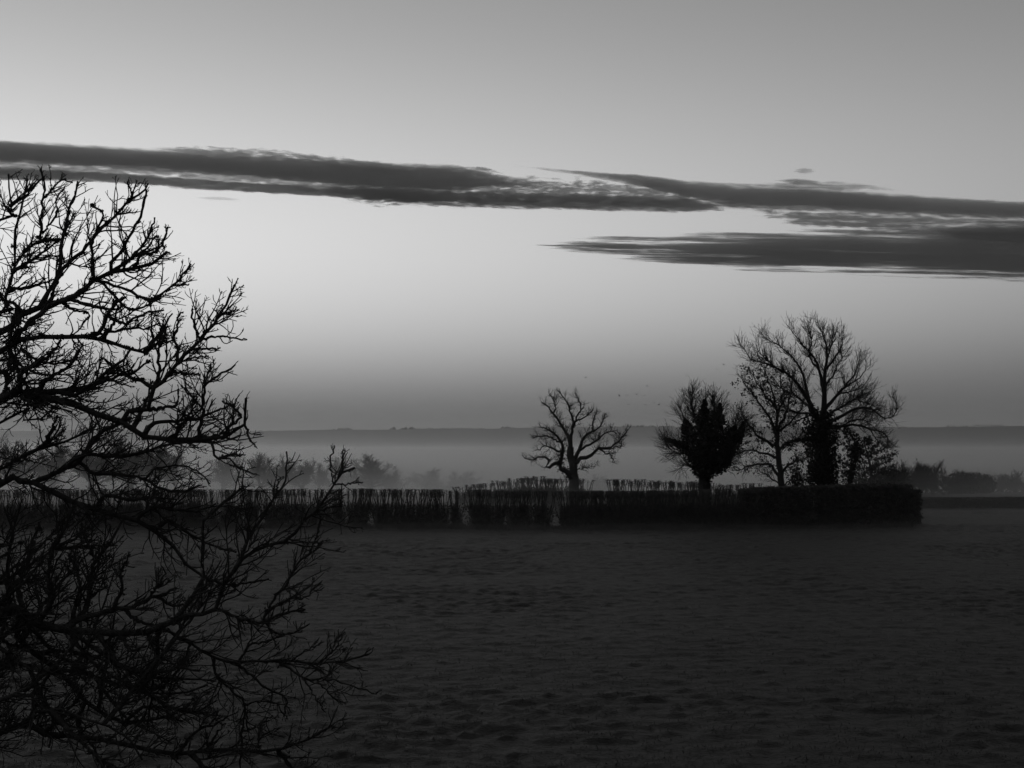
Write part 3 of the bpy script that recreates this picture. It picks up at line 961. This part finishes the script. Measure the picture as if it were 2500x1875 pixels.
    # branches carried by those limbs
    B = [(c1([(40, 1095), (100, 1020), (200, 935), (290, 870), (380, 830), (450, 790)]), .035, .015),
         (c1([(200, 890), (290, 760), (320, 680), (330, 560), (330, 520), (350, 460), (365, 380), (400, 300), (420, 205)]), .032, .006),
         (c1([(322, 690), (390, 630), (440, 590), (490, 530), (540, 470), (600, 410), (660, 350), (720, 290), (770, 262), (800, 215)]), .024, .006),
         (c1([(690, 330), (712, 270), (690, 205)]), .010, .005),
         (c1([(95, 620), (150, 570), (230, 530), (330, 520)]), .018, .010),
         (c1([(230, 528), (222, 400), (236, 310), (240, 230), (218, 135)]), .015, .006),
         (c1([(236, 310), (285, 240), (330, 200), (390, 212)]), .010, .005),
         (c1([(240, 500), (300, 400), (310, 300), (350, 230)]), .012, .005),
         (c1([(480, 752), (500, 650), (495, 560), (520, 480), (560, 380), (500, 340)]), .022, .006),
         (c1([(560, 715), (600, 640), (660, 580), (700, 500), (740, 430), (780, 330), (790, 250)]), .020, .006),
         (c1([(640, 692), (700, 620), (760, 560), (810, 480), (835, 400)]), .018, .006),
         (c1([(700, 680), (760, 600), (830, 590), (880, 540), (905, 450)]), .014, .005),
         (c1([(600, 705), (660, 660), (740, 600), (800, 560), (840, 505)]), .014, .005),
         (c1([(480, 755), (600, 765), (700, 800), (800, 845), (870, 812), (930, 772), (990, 702), (1030, 650)]), .020, .006),
         (c1([(930, 772), (980, 765), (1020, 760)]), .008, .004),
         (c1([(560, 760), (640, 850), (720, 900), (800, 870), (870, 830)]), .016, .006),
         (c1([(480, 1050), (530, 1022), (580, 930), (620, 860), (680, 830)]), .020, .008),
         (c1([(580, 935), (680, 970), (750, 930), (820, 910), (885, 900)]), .014, .005),
         (c1([(490, 1050), (600, 1020), (700, 1000), (780, 1000), (860, 970)]), .014, .005),
         (c1([(380, 830), (440, 860), (520, 880), (600, 900), (660, 880)]), .016, .006),
         (c1([(330, 850), (400, 900), (480, 920), (440, 990)]), .010, .005),
         (c1([(600, 1475), (700, 1445), (800, 1440), (822, 1335), (890, 1272), (960, 1182), (1040, 1102), (1100, 1042), (1150, 980), (1200, 900), (1240, 830), (1268, 765)]), .045, .006),
         (c1([(1100, 1045), (1190, 1040), (1260, 1055), (1335, 1060)]), .012, .004),
         (c1([(965, 1175), (955, 1120), (938, 1050), (960, 980), (962, 920), (990, 915)]), .013, .005),
         (c1([(1072, 1070), (1060, 1010), (1042, 960), (1040, 890)]), .011, .005),
         (c1([(1180, 930), (1230, 920), (1275, 885)]), .010, .004),
         (c1([(1040, 1102), (1100, 1110), (1190, 1105)]), .010, .004),
         (c1([(900, 1262), (980, 1240), (1080, 1250)]), .014, .005),
         (c1([(960, 1182), (1040, 1160), (1125, 1150)]), .012, .004),
         (c1([(80, 1350), (200, 1342), (400, 1332), (520, 1300), (560, 1240), (640, 1190), (720, 1100)]), .026, .006),
         (c1([(330, 1385), (420, 1350), (480, 1310), (560, 1290), (640, 1250), (720, 1240), (800, 1180)]), .026, .006),
         (c1([(820, 1335), (760, 1280), (700, 1260), (620, 1210), (550, 1160)]), .020, .006),
         (c1([(822, 1335), (860, 1250), (850, 1160), (870, 1080), (905, 985)]), .016, .005),
         (c1([(1060, 1595), (1090, 1480), (1100, 1390), (1110, 1300), (1200, 1240), (1270, 1195)]), .022, .005),
         (c1([(1110, 1300), (1136, 1190)]), .008, .004),
         (c1([(950, 1600), (980, 1520), (1030, 1450), (1060, 1360)]), .018, .005),
         (c1([(1200, 1590), (1240, 1530), (1300, 1480), (1250, 1420), (1200, 1390)]), .016, .005),
         (c1([(800, 1440), (880, 1430), (960, 1400), (960, 1330)]), .018, .006),
         (c1([(740, 1560), (820, 1520), (900, 1500), (980, 1500), (1080, 1480), (1180, 1440), (1240, 1410)]), .020, .005),
         (c1([(1300, 1570), (1350, 1600), (1385, 1640)]), .010, .004),
         (c1([(180, 1365), (240, 1290), (310, 1240), (380, 1200), (430, 1110)]), .018, .006),
         (c1([(60, 1350), (110, 1250), (180, 1200), (260, 1150), (330, 1060)]), .016, .006),
         (c1([(40, 1360), (50, 1260), (60, 1160)]), .016, .006),
         # middle and lower limbs
         (c2([(180, 262), (300, 198), (392, 150), (440, 60), (520, 0), (640, -60)]), .045, .012),
         (c2([(392, 150), (470, 215), (600, 218), (700, 240), (800, 290), (900, 300), (980, 270)]), .025, .006),
         (c2([(300, 198), (420, 120), (560, 130), (700, 110), (830, 70), (960, 60), (1060, 20)]), .022, .006),
         (c2([(700, 240), (800, 180), (900, 180), (980, 210), (1030, 265)]), .014, .004),
         (c2([(980, 20), (1040, 60), (1060, 130), (1130, 145), (1180, 190), (1260, 215)]), .014, .004),
         (c2([(1060, 135), (1130, 120), (1200, 125)]), .008, .004),
         (c2([(440, 365), (520, 320), (640, 345), (760, 330), (860, 340)]), .016, .005),
         (c2([(640, 432), (740, 380), (860, 390), (960, 400), (1060, 360)]), .018, .005),
         (c2([(720, 468), (820, 440), (900, 490), (980, 540), (1080, 580), (1160, 600)]), .018, .005),
         (c2([(860, 930), (930, 905), (1010, 900), (1072, 860), (1090, 760), (1160, 670), (1230, 602), (1330, 562), (1420, 530), (1500, 440), (1570, 372), (1640, 272), (1690, 195), (1742, 185)]), .050, .006),
         (c2([(1630, 285), (1622, 190), (1640, 75)]), .009, .004),
         (c2([(1680, 210), (1685, 100)]), .008, .004),
         (c2([(1640, 275), (1710, 262), (1782, 255)]), .008, .004),
         (c2([(1570, 372), (1620, 380), (1680, 365)]), .007, .004),
         (c2([(1160, 672), (1220, 540), (1280, 430), (1350, 330), (1400, 245), (1406, 105)]), .022, .005),
         (c2([(1350, 330), (1375, 230)]), .007, .004),
         (c2([(1050, 385), (1110, 370), (1180, 385), (1240, 380)]), .012, .004),
         (c2([(340, 965), (400, 925), (500, 897), (620, 872), (700, 842), (780, 812), (870, 775)]), .034, .008),
         (c2([(620, 872), (680, 940), (760, 960)]), .014, .008),
         (c2([(780, 812), (840, 860), (930, 850)]), .014, .006),
         (c2([(990, 770), (1050, 740), (1140, 760), (1240, 745), (1320, 730)]), .018, .005),
         (c2([(1072, 862), (1180, 920), (1280, 942), (1400, 900), (1500, 880)]), .028, .006),
         (c2([(1280, 942), (1340, 842), (1400, 762), (1470, 642), (1530, 602), (1586, 540)]), .018, .005),
         (c2([(1535, 598), (1555, 520), (1575, 420)]), .008, .004),
         (c2([(1320, 880), (1420, 830), (1500, 820), (1575, 745)]), .012, .004),
         (c2([(1280, 942), (1360, 1000), (1450, 990), (1520, 950)]), .014, .004),
         (c2([(800, 985), (880, 1012), (960, 1062), (1050, 1112), (1150, 1140), (1280, 1132), (1440, 1132), (1580, 1150), (1700, 1132), (1810, 1100)]), .055, .006),
         (c2([(1390, 1140), (1500, 1215), (1640, 1232), (1850, 1295)]), .016, .004),
         (c2([(1560, 1225), (1620, 1300), (1700, 1340)]), .009, .004),
         (c2([(1500, 1215), (1540, 1300), (1600, 1385)]), .009, .004),
         (c2([(1580, 1150), (1640, 1080), (1695, 990)]), .010, .004),
         (c2([(1440, 1132), (1500, 1080), (1585, 1042)]), .012, .004),
         (c2([(1150, 1140), (1220, 1060), (1300, 1040), (1400, 1000)]), .018, .005),
         (c2([(1050, 1112), (1060, 1200), (1130, 1270), (1200, 1340), (1190, 1450), (1185, 1560), (1180, 1660)]), .024, .006),
         (c2([(1150, 1142), (1240, 1210), (1320, 1270), (1400, 1310), (1395, 1400)]), .018, .005),
         (c2([(1200, 1345), (1290, 1330), (1360, 1350), (1410, 1420)]), .012, .004),
         (c2([(1190, 1480), (1280, 1440), (1340, 1400)]), .012, .004),
         (c2([(960, 1062), (900, 1140), (860, 1200), (800, 1260)]), .016, .006),
         (c2([(450, 988), (520, 1060), (560, 1140), (640, 1180), (760, 1190), (880, 1170), (980, 1180)]), .030, .006),
         (c2([(340, 978), (420, 880), (440, 760), (470, 640), (560, 520), (610, 430)]), .022, .006),
         (c2([(230, 960), (250, 840), (240, 720), (250, 620), (310, 500), (360, 380)]), .020, .006),
         (c2([(100, 940), (90, 800), (120, 680), (160, 560), (190, 450)]), .020, .006),
         (c2([(340, 975), (390, 800), (380, 690), (330, 600)]), .016, .005),
         (c2([(560, 890), (600, 780), (590, 700), (640, 610)]), .012, .005),
         (c2([(700, 842), (790, 740), (810, 690), (790, 665)]), .010, .004),
         (c2([(470, 640), (430, 560), (400, 460)]), .010, .004),
         (c2([(700, 996), (760, 1080), (800, 1120)]), .012, .005),
         (c2([(560, 1000), (640, 1080), (720, 1060)]), .014, .005),
         (c2([(240, 1140), (200, 1280), (260, 1400), (240, 1560)]), .022, .006),
         (c2([(420, 1330), (380, 1450), (460, 1560), (500, 1660)]), .020, .006),
         (c2([(150, 1080), (300, 1080), (420, 1120), (500, 1180)]), .022, .006),
         (c2([(640, 1440), (700, 1360), (820, 1360), (960, 1380), (1060, 1330)]), .018, .005),
         (c2([(900, 1590), (960, 1480), (1040, 1450), (1130, 1400), (1170, 1380)]), .016, .004),
         (c2([(1000, 1575), (1060, 1500), (1110, 1440)]), .010, .004),
         (c2([(1240, 1590), (1290, 1500), (1370, 1460)]), .010, .004)]
    for pts, r0, r1 in B:
        G.append((pts, r0, r1, dict(k=18)))
    # limbs on the far and left side of the crown
    rng = np.random.default_rng(303)
    for i in range(9):
        z0 = rng.uniform(2.8, 7.6)
        a = rng.uniform(math.radians(120), math.radians(255)); L = rng.uniform(2.2, 4.0)
        s = np.array([-6.75, 8.5, z0])
        e = s + np.array([math.cos(a) * L, math.sin(a) * L * .8, rng.uniform(.3, 1.8)])
        m = (s + e) / 2 + rng.normal(0, .25, 3)
        G.append(([s, m, e], .07, .008, dict(world=True, k=16, spacing=.22)))
    # more boughs in the tangle at the lower left
    rng = np.random.default_rng(305)
    for pts, r0, r1, o in [gd for gd in G if len(gd) > 3 and gd[3].get('world') and len(gd[0]) > 6]:
        Pl = spline(pts, 40)
        for _ in range(14):
            q0 = Pl[int(rng.integers(17, 39))]
            py = HY - (q0[2] - H) / q0[1] * F; pxx = CX + q0[0] / q0[1] * F
            low = py > 1480 - .25 * max(0, 700 - pxx)
            if pxx > 800 or (low and _ > 9) or (not low and (_ > 5 or pxx > 420)): continue
            dv = unit(np.array([rng.uniform(-.3, 1), rng.normal(0, .5), rng.normal(.15, .7)]))
            L = rng.uniform(.4, .95) if low else rng.uniform(.2, .55)
            q1 = q0 + dv * L * .5 + rng.normal(0, .04, 3); q2 = q1 + unit(dv + np.array([.2, 0, .35])) * L * .5
            if CX + q2[0] / q2[1] * F > 860: continue
            G.append(([q0, q1, q2], .016, .004, dict(world=True, k=12, tmin=.05)))
    lv = [dict(spacing=.039, length=(.10, .54), angle=(28, 66), trop=(.45, 0, .8), tw=.10, wander=.16, k=7, rbase=.6, rmax=.0058, rtip=.0021, tmin=.10, taper_len=.55, reach=.7, S=5),
          dict(spacing=.037, length=(.04, .19), angle=(28, 64), trop=(.2, 0, 1), tw=.10, wander=.17, k=5, rbase=.75, rmax=.0034, rtip=.0018, tmin=.12, taper_len=.3, reach=.6, S=4),
          dict(spacing=.044, length=(.012, .042), angle=(32, 70), trop=(0, 0, 1), tw=.1, wander=.2, k=3, rbase=.95, rmax=.0024, rtip=.0016, tmin=.2, taper_len=.1, S=3)]
    done = grow(root, base, 8.2, G, 301, lv, sides=8, drift=.35, knob=.10, wob=.004)
    # lichen and moss tufts on the thicker wood
    rng = np.random.default_rng(304)
    C = []
    for P, R in done[1:]:
        L = float(np.sum(np.linalg.norm(np.diff(P, axis=0), axis=1)))
        n = rng.poisson(L * 4.5)
        for _ in range(n):
            i = int(rng.integers(0, len(P)))
            if R[i] < .006: continue
            s = min(.030, R[i] * .9) * rng.uniform(.4, 1.2)
            m = int(rng.integers(14, 40))
            c = P[i] + unit(rng.normal(size=3)) * R[i] * .9 + np.array([0, 0, -.2 * s])
            C.append((c + rng.normal(0, s, (m, 3)) * np.array([1.4, 1, .8])))
    g = Geo(); g.leaves(np.concatenate(C) - base, .0075, rng, 1.5)
    g.build("lichen", M_LICHEN, root, kind="stuff")


oak()


# ------------------------------------------------------------------ birds far off over the field
def birds():
    rng = np.random.default_rng(71)
    lst = [(1429, 922, 0, "tiny lone bird in the sky directly above the lone pollard"),
           (1749, 901, 1, "lower of two tiny birds close to the ash crown's left side"),
           (1767, 890, 0, "highest tiny bird, nearest the ash crown"),
           (1675, 918, 2, "tiny lone bird above the ivy-clad pollard"),
           (1580, 943, 2, "tiny bird flying highest over the flock between the pollards"),
           (1512, 967, 2, "leftmost tiny bird of the flock between the pollards"),
           (1531, 965, 0, "tiny bird second from the left in the flock's upper line"),
           (1553, 963, 0, "tiny bird third from the left in the flock's upper line"),
           (1573, 965, 1, "tiny bird at the right end of the flock's upper line"),
           (1534, 987, 1, "tiny bird at the left end of the flock's lower line"),
           (1576, 988, 1, "tiny bird in the middle of the flock's lower line"),
           (1598, 984, 2, "left bird of the close pair ending the flock's lower line"),
           (1609, 988, 0, "right bird of the close pair ending the flock's lower line")]
    meshes = []
    for v in range(3):
        g = Geo()
        up = (.18, -.05, .32)[v]
        t = np.linspace(0, 1, 7)
        P = np.stack([np.linspace(-.24, .24, 7), 0 * t, .02 * np.sin(t * 3)], 1)
        g.tubes(P, np.array([.02, .05, .075, .08, .06, .045, .01]), 8)
        for s in (-1, 1):
            w = np.array([[.08, 0, .03], [.10, .25 * s, .03 + up * .7], [.0, .52 * s, .03 + up], [-.10, .50 * s, .02 + up], [-.08, .25 * s, .02 + up * .65], [-.10, 0, .02]])
            lo = w - [0, 0, .02]
            a = np.concatenate([w, lo])
            g.quads(a, [[0, 1, 4, 5], [1, 2, 3, 4], [6, 11, 10, 7], [7, 10, 9, 8], [0, 6, 7, 1], [1, 7, 8, 2], [2, 8, 9, 3], [3, 9, 10, 4], [4, 10, 11, 5]])
        tl = np.array([[-.22, -.02, .02], [-.40, -.09, .02], [-.40, .09, .02], [-.22, .02, .02], [-.22, -.02, 0], [-.40, -.09, 0], [-.40, .09, 0], [-.22, .02, 0]])
        g.quads(tl, [[0, 1, 2, 3], [4, 7, 6, 5], [0, 4, 5, 1], [1, 5, 6, 2], [2, 6, 7, 3]])
        meshes.append(g.mesh("bird", M_BIRD, False))
    for i, (px, py, v, lab) in enumerate(lst):
        d = 210 + rng.uniform(-25, 25)
        o = link(bpy.data.objects.new("bird", meshes[v]))
        o.location = W(px, py, d)
        o.scale = (.55, .55, .55)
        o.rotation_euler = (rng.normal(0, .25), rng.normal(0, .1), rng.uniform(0, 6.28))
        tag(o, lab, "bird", "birds in flight over the valley")


birds()


# ------------------------------------------------------------------ clouds, 9 km off
CD = 9000.0


def cloud(label, xs, top, bot, dens=.02, gap=None, streak=1.0, fluff=1.0, depth=110.0, seed=0.0, soft=1.0, thr=.30, fade=(.12, .12)):
    """a long bank: outline given by its upper and lower edge along the photograph's columns; a volume inside"""
    xs = np.array(xs, float); top = np.array(top, float); bot = np.array(bot, float)
    mx = (xs[0] + xs[-1]) / 2; my = (top.min() + bot.max()) / 2
    k = CD / F
    el = math.atan((HY - my) / F)
    half = (xs[-1] - xs[0]) / 2 * k
    hz = max(my - top.min(), bot.max() - my) * k * 1.001
    # mesh: elliptic sections
    n = 100; S = 14
    px = np.linspace(xs[0], xs[-1], n)
    tz = (my - np.interp(px, xs, top)) * k; bz = (my - np.interp(px, xs, bot)) * k
    tz, bz = np.maximum(tz, bz + 3), bz
    a = np.arange(S) / S * 2 * np.pi
    c = (tz + bz) / 2; h = (tz - bz) / 2
    ex = 1.5
    V = np.stack([np.repeat(((px - mx) * k)[:, None], S, 1), np.clip(h[:, None] / 40, .25, 1) * depth / 2 * np.cos(a)[None], c[:, None] + ex * h[:, None] * np.sin(a)[None]], -1)
    i, j = np.meshgrid(np.arange(n - 1), np.arange(S), indexing='ij')
    q = np.stack([i * S + j, i * S + (j + 1) % S, (i + 1) * S + (j + 1) % S, (i + 1) * S + j], -1).reshape(-1, 4)
    idx = np.concatenate([q.ravel(), np.arange(S)[::-1], (n - 1) * S + np.arange(S)])
    ln = np.concatenate([np.full(len(q), 4), [S, S]])
    # material
    m = bpy.data.materials.new("cloud_vapour")
    m.use_nodes = True
    N = m.node_tree; nd = N.nodes; nd.remove(nd["Principled BSDF"])
    L = N.links.new

    def math_(op, a, b=None, c=None, clamp=False):
        x = nd.new("ShaderNodeMath"); x.operation = op; x.use_clamp = clamp
        for s_, v in zip(x.inputs, (a, b, c)):
            if v is None: continue
            if isinstance(v, (int, float)): s_.default_value = v
            else: L(v, s_)
        return x.outputs[0]

    co = nd.new("ShaderNodeTexCoord"); sp = nd.new("ShaderNodeSeparateXYZ"); L(co.outputs["Object"], sp.inputs[0])
    x, y, z = sp.outputs
    u = math_('MULTIPLY_ADD', x, .5 / half, .5, True)

    def curve(vals):
        fc = nd.new("ShaderNodeFloatCurve")
        cv = fc.mapping.curves[0]
        uu = (xs - xs[0]) / (xs[-1] - xs[0]); w = ((my - vals) * k / hz + 1) / 2
        cv.points[0].location = (0, w[0]); cv.points[1].location = (1, w[-1])
        for a_, b_ in zip(uu[1:-1], w[1:-1]): cv.points.new(a_, b_)
        for p_ in cv.points: p_.handle_type = 'VECTOR'
        fc.mapping.update()
        L(u, fc.inputs["Value"])
        return math_('MULTIPLY_ADD', fc.outputs[0], 2 * hz, -hz)

    tc_, bc_ = curve(top), curve(bot)
    t = math_('DIVIDE', math_('SUBTRACT', z, bc_), math_('MAXIMUM', math_('SUBTRACT', tc_, bc_), 4.0))
    p = math_('SUBTRACT', 1.0, math_('POWER', math_('ABSOLUTE', math_('MULTIPLY_ADD', t, 2.0 / 1.12, -1.0 / 1.12)), 2.4))
    slope = (np.interp(mx + 100, xs, (top + bot) / 2) - np.interp(mx - 100, xs, (top + bot) / 2)) / 200
    zs = math_('MULTIPLY_ADD', x, float(slope), z)

    def noise(sx_, sz_, detail, off):
        cb = nd.new("ShaderNodeCombineXYZ")
        L(math_('MULTIPLY', x, sx_), cb.inputs[0]); L(math_('MULTIPLY', y, .0004), cb.inputs[1]); L(math_('MULTIPLY', zs, sz_), cb.inputs[2])
        ad = nd.new("ShaderNodeVectorMath"); ad.operation = 'ADD'; ad.inputs[1].default_value = (off + seed * 7.3, seed, off)
        L(cb.outputs[0], ad.inputs[0])
        nz = nd.new("ShaderNodeTexNoise"); nz.inputs["Scale"].default_value = 1.0; nz.inputs["Detail"].default_value = detail
        nz.inputs["Roughness"].default_value = .66
        L(ad.outputs[0], nz.inputs["Vector"])
        return math_('SUBTRACT', nz.outputs["Fac"], .5)

    n1 = noise(1 / 1000, 1 / 27, 4.0, 3.1)      # long streaks
    n2 = noise(1 / 110, 1 / 26, 4.0, 11.7)      # small billows
    s = math_('MULTIPLY_ADD', n1, 3.0 * streak, p)
    s = math_('MULTIPLY_ADD', n2, 2.4 * fluff, s)
    for pos, a0, a1 in (('in', 0.0, fade[0]), ('out', 1.0, 1 - fade[1])):
        if a0 == a1: continue
        w0 = nd.new("ShaderNodeMapRange"); w0.interpolation_type = 'SMOOTHSTEP'
        w0.inputs["From Min"].default_value = a0; w0.inputs["From Max"].default_value = a1
        w0.inputs["To Min"].default_value = .8; w0.inputs["To Max"].default_value = 0.0
        L(u, w0.inputs["Value"])
        s = math_('SUBTRACT', s, w0.outputs[0])
    if gap:
        g0, g1, t0, wd, dp = gap         # columns, place across the bank, width, strength
        e = math_('DIVIDE', math_('SUBTRACT', t, t0), wd)
        bell = math_('POWER', 2.718, math_('MULTIPLY', math_('MULTIPLY', e, e), -1.0))
        ug0, ug1 = [(v - xs[0]) / (xs[-1] - xs[0]) for v in (g0, g1)]
        w1 = nd.new("ShaderNodeMapRange"); w1.interpolation_type = 'SMOOTHSTEP'
        w1.inputs["From Min"].default_value = ug0; w1.inputs["From Max"].default_value = ug1
        L(u, w1.inputs["Value"])
        s = math_('SUBTRACT', s, math_('MULTIPLY', math_('MULTIPLY', bell, dp), w1.outputs[0]))
    ss = nd.new("ShaderNodeMapRange"); ss.interpolation_type = 'SMOOTHSTEP'
    ss.inputs["From Min"].default_value = thr; ss.inputs["From Max"].default_value = thr + .9 * soft
    L(s, ss.inputs["Value"])
    v = nd.new("ShaderNodeVolumePrincipled")
    v.inputs["Color"].default_value = (.88, .88, .88, 1)
    v.inputs["Anisotropy"].default_value = 0.0
    L(math_('MULTIPLY', ss.outputs[0], dens * 2.3), v.inputs["Density"])
    L(v.outputs[0], nd["Material Output"].inputs["Volume"])
    o = link(bpy.data.objects.new("cloud", mesh_raw("cloud", V, idx, ln, m)))
    o.location = W(mx, my, CD)
    o.rotation_euler = (el, 0, 0)
    tag(o, label, "cloud", "dark cloud streaks in the dawn sky")
    return o


cloud("long dark cloud bank entering at the upper left and thinning to the right",
      [-900, 0, 330, 600, 850, 1000, 1150, 1300, 1420], [298, 343, 362, 380, 392, 404, 412, 430, 446], [340, 396, 414, 432, 456, 464, 466, 462, 452],
      dens=.017, streak=.2, fluff=.34, seed=1, thr=.08, fade=(.2, .16))
cloud("thin dark lower edge streak under the long upper left bank",
      [-900, 0, 250, 500, 800, 1000, 1250, 1500, 1700, 1860], [362, 406, 420, 438, 454, 462, 468, 474, 482, 496], [396, 440, 446, 464, 480, 498, 510, 514, 518, 514],
      dens=.014, streak=.35, fluff=.75, seed=2, thr=.14, fade=(.2, .07))
cloud("pale broken strip of vapour inside the long left bank",
      [-600, 0, 330, 600, 850, 1000, 1150], [346, 376, 396, 412, 430, 440, 446], [396, 430, 440, 456, 478, 490, 492],
      dens=.0065, streak=.3, fluff=1.25, seed=13, thr=.35, fade=(.2, .1))
cloud("ragged billowy veil on top of the bank's middle stretch",
      [330, 480, 640, 800, 950, 1100, 1280], [358, 356, 360, 378, 394, 398, 414], [372, 384, 396, 412, 424, 430, 436],
      dens=.009, streak=.35, fluff=1.0, seed=3, thr=.40)
cloud("mottled cloud patch linking the left bank to the right bank",
      [780, 950, 1100, 1300, 1450, 1600, 1760], [446, 440, 426, 428, 436, 450, 478], [494, 504, 506, 504, 502, 504, 502],
      dens=.009, streak=.4, fluff=1.3, seed=4, thr=.36)
cloud("curved dark cloud bank running down to the right edge",
      [1250, 1430, 1560, 1680, 1800, 2000, 2200, 2350, 2500, 3500], [400, 417, 428, 443, 450, 460, 474, 484, 492, 536], [408, 436, 456, 482, 508, 516, 526, 530, 534, 574],
      dens=.015, streak=.4, fluff=.4, seed=5, thr=.08, fade=(.17, .2))
cloud("broken streaky cloud between the two dark right-hand banks",
      [1780, 1950, 2100, 2300, 2500, 3300], [506, 506, 514, 520, 524, 552], [526, 552, 570, 584, 588, 616],
      dens=.010, streak=.6, fluff=.9, seed=6, thr=.34, fade=(.12, .25))
cloud("thick dark cloud wedge feathering out leftwards at the right edge",
      [1285, 1450, 1600, 1750, 1900, 2050, 2250, 2500, 3500], [584, 574, 572, 570, 567, 564, 564, 562, 590], [612, 632, 646, 654, 658, 662, 668, 680, 706],
      dens=.018, gap=(2050, 1300, .45, 1.5, .7), streak=1.0, fluff=.18, seed=7, thr=.02, fade=(.06, .2))
cloud("dark ribbed end of the streaks at the right edge between the banks",
      [2230, 2330, 2420, 2500, 3200], [556, 552, 550, 548, 570], [572, 582, 588, 592, 614], dens=.014, streak=.4, fluff=.3, seed=14, thr=.1, fade=(.15, .3))
cloud("thin wisp of cloud alone under the left bank", [460, 520, 570, 615], [478, 479, 482, 488], [485, 489, 491, 492], dens=.005, streak=.4, fluff=.4, seed=8, thr=.2, fade=(.45, .45))
cloud("smallest faint wisp above the right-hand bank", [1925, 1960, 2005], [411, 408, 413], [421, 425, 421], dens=.006, streak=.7, fluff=.7, seed=9, thr=.2, fade=(.5, .5))
cloud("short dark wisp just over the right-hand bank", [1890, 1940, 1990, 2040], [436, 435, 439, 443], [444, 453, 454, 451], dens=.012, streak=.6, fluff=.5, seed=10, thr=.15, fade=(.4, .5))
cloud("feathery faint veil rising over the right-hand bank", [1760, 1900, 1980, 2060, 2130, 2230], [450, 442, 446, 438, 440, 462], [462, 466, 470, 472, 476, 482], dens=.006, streak=.9, fluff=.7, seed=11, thr=.3, fade=(.4, .5))
cloud("narrow dark streak under the wedge at the right edge", [2265, 2380, 2500, 3000], [667, 664, 668, 690], [672, 676, 678, 700], dens=.018, streak=.2, fluff=.2, seed=12, fade=(.15, .3))


# ------------------------------------------------------------------ air: haze over everything, mist lying in the valley
def box(name, lo, hi, mat, parent=None):
    (x0, y0, z0), (x1, y1, z1) = lo, hi
    v = [(x0, y0, z0), (x1, y0, z0), (x1, y1, z0), (x0, y1, z0), (x0, y0, z1), (x1, y0, z1), (x1, y1, z1), (x0, y1, z1)]
    f = [[0, 3, 2, 1], [4, 5, 6, 7], [0, 1, 5, 4], [1, 2, 6, 5], [2, 3, 7, 6], [3, 0, 4, 7]]
    g = Geo(); g.quads(v, f)
    return g.build(name, mat, parent, kind="stuff")


hz = box("haze", (-5600, -5600, -90), (5600, 5600, 95), mat_volume("haze_air", 0.5e-4, .995, .8))
tag(hz, "thin haze filling the air over field and valley", "haze", kind="stuff")

mist = empty("mist", (0, 86, 0))
tag(mist, "ground mist lying in the valley behind the hedge and hiding tree feet", "mist", kind="stuff")
for i, (y0, zt, dn) in enumerate([(30, 0.7, 4.0e-3), (52, 1.2, 2.0e-3), (68, 2.4, 1.4e-3), (86.5, 0.3, 1e-3), (87, 1.6, 2.0e-3), (92, 2.6, 1.4e-3), (97, 3.7, 1.1e-3), (105, 5.2, 3.5e-4), (125, 8.0, 2.0e-4), (150, 12.0, .9e-4), (180, 18.0, .7e-4), (300, 26.0, .45e-4), (500, 38.0, .3e-4), (800, 52.0, .2e-4)]):
    b = box("mist_layer", (-5000 - 20 * i, y0 - 86, (-5 - .3 * i) if zt < 4 else -60 - i), (5000 + 20 * i, 4900 - 86 + 10 * i, zt), mat_volume("mist_air", dn, .9995, .9), mist)
